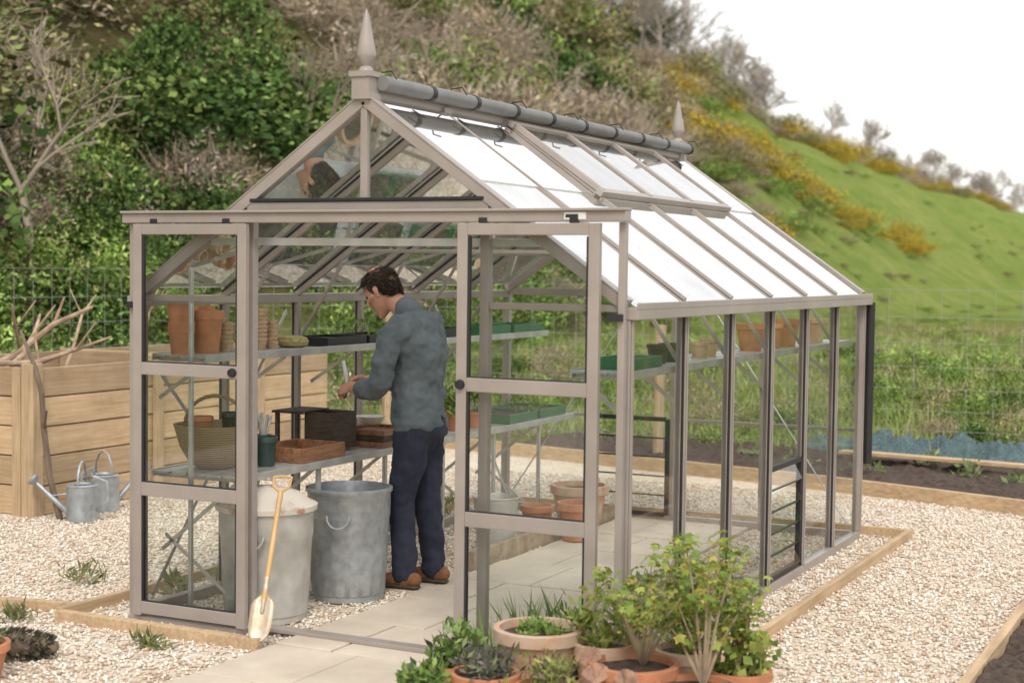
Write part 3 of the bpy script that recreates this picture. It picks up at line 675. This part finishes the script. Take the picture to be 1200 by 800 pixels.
def sprigs(name,boxes,n,L,cols,asp=.45,up=1.0,stem=True):
    parts=[]
    for (x0,x1,y0,y1,z0,z1) in boxes:
        nc=max(3,n//14); ca=rng.uniform(0,6.28,nc); cr=np.sqrt(rng.uniform(0,1,nc)); cx=(x0+x1)/2+np.cos(ca)*cr*(x1-x0)/2; cy=(y0+y1)/2+np.sin(ca)*cr*(y1-y0)/2; cz=z0+(z1-z0)*rng.uniform(0,1,nc)
        k=rng.integers(0,nc,n); sg=min(x1-x0,y1-y0)*.09+.004
        P=np.stack([cx[k]+rng.normal(size=n)*sg,cy[k]+rng.normal(size=n)*sg,np.maximum(z0,cz[k]+rng.normal(size=n)*sg*.6)],1)
        D=rng.normal(size=(n,3))*.8+np.array([0,0,up]); l=rng.uniform(*L,n); parts.append(leaves(P,D,l,l*asp,pick(cols,n,.25)))
        if stem:
            Q=np.stack([cx,cy,np.full(nc,z0)],1); parts.append(leaves(Q,rng.normal(size=(nc,3))*.08+np.array([0,0,1]),cz-z0+.01,.006,pick(cols,nc,.2)))
    V,F,C=joinparts(parts); return addobj(name,npmesh(name,V,F,C))
tray('black_seed_tray',.06,.34,1.15,1.55,S,.05,'blackplastic','soil'); tray('black_seed_tray',.06,.34,1.58,1.98,S,.05,'blackplastic','soil')
sprigs('seedlings',[(.1,.3,1.45,1.9,S+.04,S+.14)],200,(.02,.045),G_WEED)
tray('black_seed_tray',.06,.34,2.3,2.75,S,.06,'blackplastic','soil'); tray('green_seed_tray',.06,.34,2.95,3.4,S,.06,'green_plastic','soil'); tray('green_seed_tray',.06,.34,3.45,3.9,S,.06,'green_plastic','soil')
sprigs('seedlings',[(.1,.3,2.35,3.3,S+.05,S+.12)],240,(.015,.035),G_WEED)
Bz=.732
b=MB(); b.lathe([(.10,0),(.15,.03),(.20,.11),(.225,.19),(.235,.22),(.22,.22),(.205,.18),(.17,.09),(.1,.04),(0,.035)],(.25,.28,Bz),36,sx=.9,sy=.95)
b.loft([(.25+.2*math.cos(t),.28,Bz+.20+.16*math.sin(t)) for t in np.linspace(0,math.pi,14)],[.010]*14,(0,1,0),8); b.obj('wicker_trug',['wicker'],None,True)
pot('plastic_pot',.42,.46,Bz,.06,.15,'dgreen',taper=.75)
pot('plastic_pot',.32,.30,Bz+.16,.05,.12,'blackplastic',taper=.75); pot('plastic_pot',.2,.22,Bz+.14,.06,.12,'terra',taper=.75)
pot('tool_pot',.2,.74,Bz,.055,.12,'terra2')
b=MB()
for k in range(6):
    a=random.uniform(0,6.28); b.loft([(.2,.74,Bz+.05),(.2+.05*math.cos(a),.74+.05*math.sin(a),Bz+.19+random.uniform(0,.05))],[.006,.008],(1,0,0),8)
b.obj('hand_tools',['alu'],None,True)
tray('wooden_tray',.22,.54,.62,1.02,Bz,.075,'brownwood',None,.014)
b=MB(); b.box(.24,.44,.64,.9,Bz+.016,Bz+.022); b.obj('paper_sheet',['terra2'])
tray('planting_box',.20,.40,1.13,1.35,Bz+.01,.20,'darkwood','soil',.014)
b=MB() 
for k in range(5): b.box(.06+k*.04,.09+k*.04,1.02,1.30,Bz+.215,Bz+.222)
b.box(.05,.26,1.03,1.045,Bz+.207,Bz+.214); b.box(.05,.26,1.27,1.285,Bz+.207,Bz+.214); b.box(.06,.08,1.05,1.07,Bz,Bz+.206); b.box(.06,.08,1.24,1.26,Bz,Bz+.206); b.obj('slatted_rack',['darkwood'])
for k in range(3): tray('wooden_seed_flat',.2+.01*k,.53,1.42+.01*k,1.80-.01*k,Bz+k*.032,.030,'brownwood' if k!=1 else 'darkwood',None,.01)
b=MB(); b.lathe([(.03,0),(.06,.012),(.085,.045),(.09,.05),(.08,.045),(.055,.018),(0,.012)],(.3,1.66,Bz+.10),28); b.obj('enamel_bowl',['white'],None,True)
b=MB(); b.lathe([(.05,0),(.10,.012),(.13,.05),(.125,.05),(.09,.018),(0,.012)],(.18,2.0,Bz),28); b.obj('metal_dish',['galv'],None,True)
for (x,y) in ((.4,2.5),(.42,2.72),(.25,2.62)):
    pot('herb_pot',x,y,Bz,.055,.10,'terra')
sprigs('herbs',[(.36,.46,2.45,2.55,Bz+.08,Bz+.2),(.37,.47,2.67,2.77,Bz+.08,Bz+.22),(.2,.3,2.57,2.67,Bz+.08,Bz+.22)],110,(.03,.06),G_WEED)
tray('green_seed_tray',.12,.54,3.0,3.42,Bz,.06,'green_plastic','soil'); tray('green_seed_tray',.12,.54,3.46,3.88,Bz,.06,'green_plastic','soil')
sprigs('seedlings',[(.16,.5,3.1,3.8,Bz+.05,Bz+.09)],200,(.015,.035),G_WEED)
Rz=1.31
pot('terracotta_pot',2.40,2.24,Rz,.085,.15,'terra'); pot('terracotta_pot',2.40,2.62,Rz,.07,.14,'terra'); pot('terracotta_pot',2.41,2.86,Rz,.09,.16,'terra'); pot('terracotta_pot',2.41,3.5,Rz,.08,.15,'terra2')
tray('green_seed_tray',2.3,2.5,.25,.62,Rz,.05,'green_plastic','soil')
pot('plastic_pot',2.4,.82,Rz,.055,.09,'blackplastic'); pot('plastic_pot',2.4,.98,Rz,.055,.09,'blackplastic'); pot('clay_pot',2.4,1.4,Rz,.05,.08,'clay'); pot('clay_pot',2.4,1.55,Rz,.05,.09,'clay')
def bin_(name,x,y,r,h,m,lid):
    e=empty(name,(x,y,.012)); b=MB()
    b.lathe([(r*.84,0),(r*.84,.03),(r*.87,.035),(r*.9,h*.3),(r*.955,h*.72),(r*.965,h*.73),(r*.975,h*.75),(r*.985,h*.95),(r*1.03,h*.965),(r*1.03,h*.995),(r*.96,h),(r*.93,h*.93),(r*.8,.04),(0,.03)],(0,0,0),144,mod=lambda th,z: (1+.010*math.cos(18*th)) if .04<z<h*.7 else 1)
    b.obj('body',[m],e,True,angle=50)
    for a in (-1.25,1.9):
        hb=MB(); c,s_=math.cos(a),math.sin(a); pts=[]
        for t in np.linspace(0,math.pi,9):
            u=math.cos(t)*.06; zz=h*.78-math.sin(t)*.06; rr=r*.99+.012+.02*math.sin(t); pts.append((c*rr-s_*u,s_*rr+c*u,zz))
        hb.loft(pts,[.006]*9,(0,0,1),8); hb.obj('handle',[m],e,True)
    if lid:
        l=MB(); l.lathe([(r*1.06,h-.02),(r*1.07,h+.005),(r*1.0,h+.015),(r*.92,h+.02),(r*.7,h+.06),(r*.4,h+.085),(0,h+.095)],(0,0,0),48); l.obj('lid',['rust'],e,True)
        l=MB(); l.loft([(-.06,0,h+.08),(-.045,0,h+.125),(.045,0,h+.125),(.06,0,h+.08)],[.008]*4,(0,1,0),8); l.obj('lid_handle',['rust'],e,True)
bin_('dustbin',.57,.26,.235,.56,'galv2',True); bin_('dustbin',.665,.865,.222,.585,'galv',False)
b=MB(); b.lathe([(.11,0),(.14,.33),(.147,.335),(.14,.34),(.13,.32),(.1,.02),(0,.02)],(.74,2.42,.012),40); b.obj('zinc_planter',['galv2'],None,True)
pot('terracotta_pot',.80,3.55,.012,.20,.28,'terra2'); pot('terracotta_pot',1.05,2.95,.03,.13,.24,'terra'); pot('terracotta_pot',.72,3.05,.012,.11,.2,'terra')
sp=empty('garden_spade'); b=MB(); A=Vector((.885,-.20,.22)); T=Vector((.82,.02,.68))
b.loft([A,T],[.013,.013],(1,0,0),12); dd=(T-A).normalized(); sd=Vector((.9,.4,0)).normalized()
b.loft([T,T+dd*.03+sd*.038,T+dd*.075+sd*.042,T+dd*.08,T+dd*.075-sd*.042,T+dd*.03-sd*.038,T],[.008]*7,(0,1,0),8); b.obj('handle',['yellow_wood'],sp,True)
b=MB(); nrm=sd.cross(dd)
rows=[(0,.016),(.025,.042),(.05,.055),(.15,.054),(.19,.045),(.215,.02),(.222,.002)]
vs=[];fs=[]
for d_,w_ in rows:
    for k,u in enumerate((-1,-.5,0,.5,1)): vs.append(A-dd*(d_-.02)+sd*(u*w_)+nrm*(.012*u*u-.006))
for i in range(len(rows)-1):
    for k in range(4): fs.append((i*5+k,i*5+k+1,(i+1)*5+k+1,(i+1)*5+k))
b.add(vs,fs); b.loft([A-dd*.06,A+dd*.1],[.010,.015],(1,0,0),10); o=b.obj('blade',['blade'],sp,True); so_=o.modifiers.new('s','SOLIDIFY'); so_.thickness=.003
def can(name,x,y,rz,s):
    e=empty(name,(x,y,.012)); e.rotation_euler=(0,0,rz); e.scale=(s,s,s)
    b=MB(); b.lathe([(.10,0),(.10,.01),(.098,.02),(.095,.22),(.10,.225),(.085,.235),(.08,.22)],(0,0,0),36)
    b.loft([(.08,0,.04),(.17,0,.12),(.30,0,.24)],[.024,.017,.013],(0,1,0),12)
    b.loft([(.295,0,.235),(.315,0,.255),(.325,0,.262)],[.016,.04,.042],(0,1,0),20,roundcap=False)
    b.loft([(.09,0,.17),(.2,0,.155)],[.005,.005],(0,1,0),8)
    b.loft([(-.09,0,.06),(-.17,0,.13),(-.16,0,.25),(-.08,0,.28),(-.07,0,.22)],[(.004,.012)]*5,(0,1,0),10)
    b.loft([(0,-.09,.22),(0,-.085,.3),(0,-.05,.36),(0,0,.38),(0,.05,.36),(0,.085,.3),(0,.09,.22)],[(.008,.005)]*7,(1,0,0),10)
    b.obj('body',['galv'],e,True)
can('watering_can',-2.20,2.02,math.radians(205),1.05); can('watering_can',-2.36,2.42,math.radians(75),1.1)

# foreground pots
pot('terracotta_pot',2.33,-.30,.03,.19,.25,'terra2'); pot('terracotta_pot',2.29,-.70,0,.14,.18,'terra'); pot('terracotta_pot',2.06,-.50,0,.11,.14,'terra')
pot('terracotta_pot',2.55,-.68,0,.13,.16,'terra'); pot('terracotta_pot',2.80,-.42,0,.18,.22,'terra'); pot('terracotta_pot',3.09,-.50,0,.16,.19,'terra'); pot('terracotta_pot',2.60,-.25,0,.13,.24,'terra2')
pot('terracotta_pot',3.14,-.14,0,.13,.17,'terra'); pot('terracotta_pot',2.9,-.10,0,.14,.22,'terra2'); pot('terracotta_pot',2.1,-.86,0,.10,.11,'terra2')
pot('terracotta_pot',.20,-1.28,0,.14,.17,'terra')
sprigs('succulent_plant',[(2.24,2.42,-.39,-.21,.25,.275)],240,(.02,.045),G_WEED,.5,.5)
sprigs('purple_sage',[(2.18,2.40,-.80,-.60,.16,.26)],420,(.03,.055),[(.17,.15,.15),(.22,.21,.17),(.13,.14,.10),(.22,.26,.13)],.35,.6)
sprigs('parsley_plant',[(1.96,2.16,-.6,-.40,.13,.27),(2.02,2.18,-.94,-.78,.1,.2)],420,(.03,.06),[(.17,.29,.07),(.23,.34,.09),(.14,.19,.07)],.45,.6)
sprigs('heather_plant',[(2.44,2.66,-.80,-.58,.14,.25)],420,(.02,.05),[(.25,.18,.17),(.29,.34,.10),(.19,.23,.08),(.38,.40,.11)],.35,.6)
sprigs('ferny_plant',[(2.5,2.72,-.36,-.14,.22,.40),(2.8,3.0,-.20,-.0,.2,.42)],360,(.03,.07),[(.29,.36,.08),(.21,.30,.07),(.37,.38,.11)],.3,.7)
sprigs('pelargonium_plant',[(3.04,3.26,-.26,-.02,.15,.34)],320,(.03,.06),[(.31,.39,.09),(.23,.33,.07),(.39,.41,.12)],.8,.5)
sprigs('iris_leaves',[(1.98,2.5,-.2,-.12,0,.05),(1.98,2.3,.1,.3,0,.05)],90,(.15,.36),[(.22,.34,.09),(.30,.40,.13),(.18,.29,.08)],.045,2.2,False)
sprigs('spiky_houseplant',[(.08,.32,-1.40,-1.16,.15,.22)],170,(.07,.17),[(.12,.16,.07),(.18,.24,.10),(.08,.11,.05)],.12,1.0,False)
sprigs('low_weeds',[(-.5,-.35,-.45,-.3,0,.06),(.35,.55,-.52,-.42,0,.04),(-.9,-.6,.3,.6,0,.08)],130,(.03,.08),[(.24,.29,.11),(.32,.28,.16),(.19,.24,.09)],.2,1.0,False)
sprigs('border_weeds',[(-.2,-.05,y,y+.3,0,.12) for y in (.3,.8,1.3,1.9,2.5,3.1)],90,(.04,.1),[(.22,.29,.09),(.29,.30,.15)],.25,1.0,False)
sprigs('border_seedlings',[(2.05,2.5,.2,1.2,0,.28),(1.95,2.5,1.2,2.2,0,.10)],380,(.04,.08),G_WEED,.4,.8)
sprigs('bed_seedlings',[(a,a+.3,c,c+.3,.05,.14) for a,c in ((1.2,6.9),(1.9,6.7),(2.6,7.0),(2.2,7.6),(3.1,6.6),(3.3,7.4),(4.,7.),(.6,7.4),(3.7,6.2),(4.6,6.5))],60,(.05,.10),[(.24,.32,.12),(.30,.33,.17),(.18,.24,.09)],.4,.7,False)
b=MB(); b.loft([(-.06,-1.02,.05),(.08,-.93,.07),(.22,-.85,.06)],[.02,.055,.03],(0,0,1),14); o=b.obj('pine_cone',['bark'],None,True)
n=700; t=rng.uniform(0,1,n); ang=rng.uniform(0,6.28,n); c0=np.array([-.06,-1.02,.06]); ax_=np.array([.28,.17,.01]); rr=.018+.045*np.sin(np.pi*t**.8)
sv=np.array([-.52,.85,0]); uv=np.array([0,0,1.]); Rd=np.cos(ang)[:,None]*sv+np.sin(ang)[:,None]*uv
V,F,C=leaves(c0+t[:,None]*ax_+Rd*rr[:,None],Rd+unit(ax_[None])*.8,.035,.012,pick([(.10,.11,.07),(.16,.15,.10),(.08,.08,.06)],n,.3)); o2=addobj('scales',npmesh('scales',V,F,C)); o2.parent=o

def geranium(name,roots,n_st,H,spread,nleaf,ts=(.5,.68,.84)):
    e=empty(name); b=MB(); V=[];F=[];C=[]; rnd=random.Random(4)
    for (rx,ry,rz) in roots:
        for s in range(n_st):
            a=rnd.uniform(0,6.28); R=rnd.uniform(.04,spread); h=H*rnd.uniform(.4,1)*(1-.35*R/spread)
            p0=Vector((rx,ry,rz)); p3=Vector((rx+R*math.cos(a),ry+R*math.sin(a),rz+h)); p1=p0.lerp(p3,.45)+Vector((0,0,h*.12))
            b.loft([p0,p1,p3],[.008,.005,.003],(1,0,0),6)
            tips=[(p3,.042)]+[(p0.lerp(p1,t*2) if t<.5 else p1.lerp(p3,(t-.5)*2),.034) for t in ts]
            for k in range(nleaf):
                tp,sg=rnd.choice(tips+[tips[0]]*2)
                c=tp+Vector((rnd.gauss(0,sg*.8),rnd.gauss(0,sg*.8),rnd.gauss(.005,sg*.45)))
                nrm=Vector((rnd.gauss(0,.5),rnd.gauss(0,.5),1)).normalized(); x=nrm.orthogonal().normalized(); y=nrm.cross(x); r=rnd.uniform(.010,.030)
                ph=rnd.uniform(0,6.28); o=len(V); V.append(c); N_=10; col=np.array(rnd.choice([(.34,.42,.09),(.26,.37,.075),(.42,.45,.11),(.20,.31,.07),(.50,.43,.12)]))*rnd.uniform(.75,1.2)
                for j in range(N_):
                    th=ph+6.283*j/N_; q=r*(1 if j%2==0 else .6)*(1-.35*(math.cos(th-ph)<-.9)); V.append(c+x*(math.cos(th)*q)+y*(math.sin(th)*q)+nrm*(-.18*r if j%2==0 else .12*r))
                C+= [col]*(N_+1)
                for j in range(N_): F.append((o,o+1+j,o+1+(j+1)%N_))
    b.obj('stems',['grey_wood'],e,True)
    o=addobj('foliage',npmesh('foliage',np.array([tuple(v) for v in V]),F,np.array(C))); o.parent=e
geranium('scented_geranium',[(2.82,-.38,.2),(3.10,-.46,.17),(2.93,-.12,.2)],10,.66,.27,34)
geranium('scented_geranium',[(3.13,-.14,.15)],7,.40,.24,30)
b=MB()
for (x,y,z,a) in ((2.72,-.61,.19,.3),(2.85,-.625,.185,-.2),(2.64,-.50,.22,.7)):
    vs=[(x,y,z-.03)]
    for j in range(15):
        th=math.pi*(.16+.68*j/14); r=.085*(1+.04*(j%2)); vs.append((x+math.cos(th)*r*.75*math.cos(a),y+math.cos(th)*r*.75*math.sin(a)+.02*math.sin(th)-.012*abs(math.sin(3*th)),z-.03+math.sin(th)*r))
    b.add(vs,[(0,j,j+1) for j in range(1,15)])
o=b.obj('scallop_shells',['shell']); so_=o.modifiers.new('s','SOLIDIFY'); so_.thickness=.004

# ------------------------------------------------------------------ the gardener
man=empty('man_gardening'); MX,MY=.86,1.24
def W(p): return Vector((MX-p[0],MY-p[1],p[2]))
def dirw(p): return Vector((-p[0],-p[1],p[2]))
def ml(b,pts,rad,ref=(1,0,0),n=20): b.loft([W(p) for p in pts],rad,dirw(ref),n)
tex=bpy.data.textures.new('folds','CLOUDS'); tex.noise_scale=.075; tex.noise_depth=2
def skinobj(b,name,m,vox,smooth=4,disp=0.):
    o=b.obj(name,[m],man,True,angle=180)
    r=o.modifiers.new('r','REMESH'); r.mode='VOXEL'; r.voxel_size=vox; r.use_smooth_shade=True
    s=o.modifiers.new('s','SMOOTH'); s.factor=.5; s.iterations=smooth
    if disp>0:
        d=o.modifiers.new('d','DISPLACE'); d.texture=tex; d.strength=disp; d.mid_level=.5; d.texture_coords='LOCAL'
    return o
b=MB()
ml(b,[(-.01,0,1.00),(-.02,0,.94),(-.022,0,.86),(-.005,0,.80)],[(.105,.155),(.128,.174),(.130,.172),(.09,.15)])
for s_,fo in ((1,.025),(-1,-.03)):
    ml(b,[(-.01,s_*.085,.88),(0,s_*.092,.70),(.02+fo,s_*.098,.50),(-.0+fo,s_*.102,.32),(-.015+fo,s_*.105,.14),(-.01+fo,s_*.105,.10)],[(.104,.092),(.094,.088),(.076,.074),(.072,.070),(.066,.063),(.070,.065)])
skinobj(b,'trousers','trouser',.011,4,.034)
b=MB()
ml(b,[(-.01,0,.90),(-.005,0,.98),(.0,0,1.10),(-.01,0,1.24),(-.01,0,1.34),(.01,0,1.42),(.035,0,1.475),(.055,0,1.505)],[(.140,.186),(.136,.180),(.128,.170),(.132,.182),(.130,.192),(.112,.18),(.08,.12),(.062,.068)],n=28)
ml(b,[(-.01,.10,1.435),(.01,.185,1.425),(.04,.235,1.36),(.065,.25,1.25),(.085,.25,1.13),(.14,.225,1.095),(.215,.19,1.09),(.235,.18,1.09)],[.075,.075,.068,.064,.060,.056,.052,.052])
ml(b,[(-.01,-.10,1.435),(.02,-.185,1.425),(.05,-.23,1.36),(.09,-.24,1.25),(.115,-.24,1.14),(.17,-.21,1.11),(.23,-.175,1.11),(.25,-.165,1.11)],[.075,.075,.068,.064,.060,.056,.052,.052])
ml(b,[(-.03,.10,.90),(-.03,-.10,.90)],[(.105,.05),(.105,.05)],(1,0,0),16)
skinobj(b,'shirt','shirt',.010,3,.046)
b=MB(); ml(b,[(.042,0,1.49),(.082,0,1.528)],[(.072,.078),(.067,.072)]); ml(b,[(.10,.05,1.50),(.12,.03,1.46)],[(.008,.03),(.006,.012)]); skinobj(b,'collar','shirt',.006,1)
th=math.radians(30); hu=Vector((math.sin(th),0,math.cos(th))); hf=Vector((math.cos(th),0,-math.sin(th))); piv=Vector((.172,0,1.578)); O=piv-hu*.06+hf*.03
def Hh(f_,l_,z_): p=O+hf*f_+hu*z_; return (p.x,l_,p.z)
b=MB(); hr=tuple(hf)
ml(b,[Hh(.066,0,.006),Hh(.055,0,.022),Hh(.036,0,.05),Hh(.016,0,.09),Hh(.002,0,.13),Hh(-.005,0,.165),Hh(-.008,0,.195),Hh(-.01,0,.218)],[(.022,.024),(.038,.036),(.064,.054),(.084,.067),(.094,.074),(.097,.076),(.087,.069),(.062,.05)],hr,28)
ml(b,[(.03,0,1.45),(.08,0,1.515),Hh(-.03,0,.05),Hh(-.03,0,.10)],[(.062,.062),(.056,.056),(.056,.055),(.06,.06)],hr)
ml(b,[Hh(.088,0,.142),Hh(.103,0,.118),Hh(.117,0,.096),Hh(.108,0,.086)],[(.008,.008),(.010,.009),(.012,.013),(.009,.016)],hr,12)
ml(b,[Hh(.080,-.04,.146),Hh(.091,-.018,.148),Hh(.092,0,.146),Hh(.091,.018,.148),Hh(.080,.04,.146)],[.009,.010,.009,.010,.009],(0,0,1),10)
ml(b,[Hh(.083,-.02,.062),Hh(.094,0,.064),Hh(.083,.02,.062)],[.006,.008,.006],(0,0,1),10); ml(b,[Hh(.083,-.018,.052),Hh(.092,0,.051),Hh(.083,.018,.052)],[.006,.009,.006],(0,0,1),10)
ml(b,[Hh(.064,-.015,.018),Hh(.074,0,.018),Hh(.064,.015,.018)],[.016,.018,.016],(0,0,1),10)
for s_ in (1,-1):
    ml(b,[Hh(.0,s_*.073,.088),Hh(-.006,s_*.083,.105),Hh(-.010,s_*.088,.128),Hh(-.004,s_*.080,.142)],[(.010,.006),(.014,.006),(.018,.006),(.012,.006)],hr,10)
    ml(b,[Hh(.065,s_*.045,.105),Hh(.03,s_*.064,.108)],[.016,.014],(0,0,1),10)
skinobj(b,'head','skin',.0045,2)
b=MB()
for s_ in (1,-1):
    c=W(Hh(.083,s_*.031,.126)); b.lathe([(0.0001,-.011),(.008,-.008),(.011,0),(.008,.008),(.0001,.011)],c,14)
b.obj('eyes',['eye'],man,True)
b=MB(); ml(b,[Hh(-.062,0,.055),Hh(-.045,0,.09),Hh(-.028,0,.13),Hh(-.012,0,.17),Hh(-.006,0,.20),Hh(-.006,0,.222),Hh(-.01,0,.236)],[(.030,.043),(.053,.064),(.074,.077),(.095,.080),(.094,.075),(.074,.059),(.04,.035)],hr,24)
for s_ in (1,-1): ml(b,[Hh(.03,s_*.070,.17),Hh(.025,s_*.072,.14),Hh(.015,s_*.073,.115)],[(.018,.008),(.016,.006),(.008,.004)],hr,10)
skinobj(b,'hair_base','haircap',.006,1,.008)
n=5200; u=rng.uniform(0,6.283,n); zz=rng.uniform(.06,.235,n)
kz=[.055,.09,.13,.17,.20,.225,.245]
fc=np.interp(zz,kz,[-.062,-.045,-.028,-.012,-.006,-.006,-.01]); ra=np.interp(zz,kz,[.030,.053,.074,.095,.094,.075,.03]); rb_=np.interp(zz,kz,[.043,.064,.077,.080,.075,.060,.03])
ff=fc+np.cos(u)*ra; ll=np.sin(u)*rb_
Pm=np.array(O)[None]+ff[:,None]*np.array(hf)+zz[:,None]*np.array(hu); Pm[:,1]+=ll
Dm=(np.cos(u)[:,None]*np.array(hf)*.35+np.array([0,1,0])*np.sin(u)[:,None]*.35)+np.array(hu)*(np.where(zz>.19,.2,-.5))[:,None]-np.array(hf)*.3*(zz<.2)[:,None]+np.array(hf)*.5*(zz>.2)[:,None]+rng.normal(size=(n,3))*.3
Pw=np.stack([MX-Pm[:,0],MY-Pm[:,1],Pm[:,2]],1); Dw=np.stack([-Dm[:,0],-Dm[:,1],Dm[:,2]],1)
V,F,C=leaves(Pw,Dw,rng.uniform(.010,.022,n),.0035,pick([(.055,.036,.024),(.085,.055,.038),(.038,.024,.016),(.14,.11,.09)],n,.2)); o=addobj('hair_strands',npmesh('hair_strands',V,F,C,'hair')); o.parent=man
def hand(b,wr,d,nv,curl,sgn):
    wr=Vector(wr); d=Vector(d).normalized(); nv=Vector(nv); nv=(nv-d*nv.dot(d)).normalized(); s=d.cross(nv)*sgn
    b.loft([W(wr-d*.02),W(wr+d*.01),W(wr+d*.045),W(wr+d*.085)],[(.019,.026),(.018,.028),(.017,.038),(.013,.038)],dirw(nv),16)
    for off,L in ((.031,.072),(.0105,.080),(-.0105,.075),(-.030,.058)):
        p=wr+d*(.085-abs(off)*.15)+s*off; pts=[p-d*.02,p]; a=0
        for k,fr in enumerate((.45,.32,.25)):
            a+=curl*(.8 if k==0 else 1.0); dirv=d*math.cos(a)+nv*math.sin(a); p=p+dirv*L*fr; pts.append(p)
        b.loft([W(q) for q in pts],[.0095,.0092,.0086,.0078,.0066],dirw(s),10)
    p=wr+d*.02+s*.024; q1=p+(d*.55+s*.6+nv*.5).normalized()*.042; q2=q1+(d*.8+s*.05+nv*.6).normalized()*.032; q3=q2+(d*.8-s*.2+nv*.6).normalized()*.024
    b.loft([W(p),W(q1),W(q2),W(q3)],[.014,.0115,.0098,.008],dirw(d),10)
b=MB()
ml(b,[(.19,.205,1.09),(.26,.165,1.092),(.345,.115,1.095)],[(.043,.043),(.039,.039),(.025,.029)])
hand(b,(.35,.112,1.095),(.93,-.25,-.22),(-.15,-.75,-.65),.62,-1)
skinobj(b,'left_forearm_and_hand','skin',.0038,2)
b=MB()
ml(b,[(.20,-.19,1.11),(.28,-.145,1.115),(.365,-.085,1.12)],[(.043,.043),(.039,.039),(.025,.029)])
hand(b,(.37,-.082,1.12),(.93,.22,-.15),(-.1,.75,-.65),.66,1)
skinobj(b,'right_forearm_and_hand','skin',.0038,2)
b=MB(); ml(b,[(.225,.185,1.09),(.25,.17,1.09)],[.056,.055]); ml(b,[(.24,-.17,1.11),(.265,-.155,1.11)],[.056,.055]); skinobj(b,'rolled_cuffs','shirt',.006,2)
b=MB(); b.loft([W((.45,.0,1.03)),W((.455,.0,1.13)),W((.47,.01,1.22))],[.006,.012,.010],(1,0,0),8); b.obj('plant_label',['white'],man,True)
b=MB(); b.lathe([(.012,0),(.022,.01),(.024,.045),(.018,.05),(0,.05)],W((.47,.02,1.02)),14); b.obj('root_plug',['soil'],man,True)
b=MB(); so2=MB()
for s_,fo in ((1,.025),(-1,-.03)):
    y=s_*.108; f0=fo-.02
    ml(b,[(f0-.065,y,.055),(f0-.03,y,.06),(f0+.04,y,.056),(f0+.11,y,.045),(f0+.165,y,.040),(f0+.19,y,.036)],[(.038,.034),(.044,.038),(.042,.042),(.034,.047),(.028,.042),(.02,.03)],(0,0,1),16)
    ml(b,[(f0-.0,y,.05),(f0-.0,y,.12)],[(.052,.045),(.05,.043)],(1,0,0),16)
    ml(so2,[(f0-.07,y,.018),(f0+.04,y,.018),(f0+.12,y,.018),(f0+.19,y,.018)],[(.014,.036),(.014,.042),(.014,.049),(.014,.036)],(0,0,1),16)
o1=skinobj(b,'boots','boot',.006,2); o2=so2.obj('soles',['darkwood'],man,True); o1.location.z=.021; o2.location.z=.021

# ------------------------------------------------------------------ light
world=bpy.data.worlds.new('World'); sc.world=world; world.use_nodes=True; nt=world.node_tree; nt.nodes.clear()
out=nt.nodes.new('ShaderNodeOutputWorld'); add=nt.nodes.new('ShaderNodeAddShader'); b1=nt.nodes.new('ShaderNodeBackground'); b2=nt.nodes.new('ShaderNodeBackground')
sky=nt.nodes.new('ShaderNodeTexSky'); sky.sky_type='NISHITA'; sky.sun_disc=False
SE=math.radians(48); saz=math.radians(150)
sky.sun_elevation=SE; sky.sun_rotation=saz; sky.dust_density=4
b1.inputs[1].default_value=.05; nt.links.new(sky.outputs[0],b1.inputs[0])
b2.inputs[0].default_value=(1.0,.975,.935,1); b2.inputs[1].default_value=1.15
nt.links.new(b1.outputs[0],add.inputs[0]); nt.links.new(b2.outputs[0],add.inputs[1]); nt.links.new(add.outputs[0],out.inputs[0])
sl_=bpy.data.lights.new('sun','SUN'); sl_.energy=1.4; sl_.angle=math.radians(16); sl_.color=(1,.93,.84); so=bpy.data.objects.new('sun',sl_); COL.objects.link(so)
sd_=Vector((math.sin(saz)*math.cos(SE),math.cos(saz)*math.cos(SE),math.sin(SE))); so.rotation_euler=sd_.to_track_quat('Z','Y').to_euler()

# ------------------------------------------------------------------ camera
cam=bpy.data.cameras.new('camera'); co=bpy.data.objects.new('camera',cam); COL.objects.link(co); sc.camera=co
pt=math.radians(2.72); az=math.radians(26.45); ro=math.radians(.7)
Fw=Vector((-math.sin(az)*math.cos(pt),math.cos(az)*math.cos(pt),-math.sin(pt))); R=Vector((math.cos(az),math.sin(az),0)); U=R.cross(Fw)
R2=R*math.cos(ro)+U*math.sin(ro); U2=U*math.cos(ro)-R*math.sin(ro)
mtx=Matrix((R2,U2,-Fw)).transposed().to_4x4(); mtx.translation=Vector((5.018,-5.985,1.75)); co.matrix_world=mtx
cam.lens=54.27; cam.sensor_width=36; cam.clip_end=2000; cam.dof.use_dof=True; cam.dof.focus_distance=8.2; cam.dof.aperture_fstop=2.2
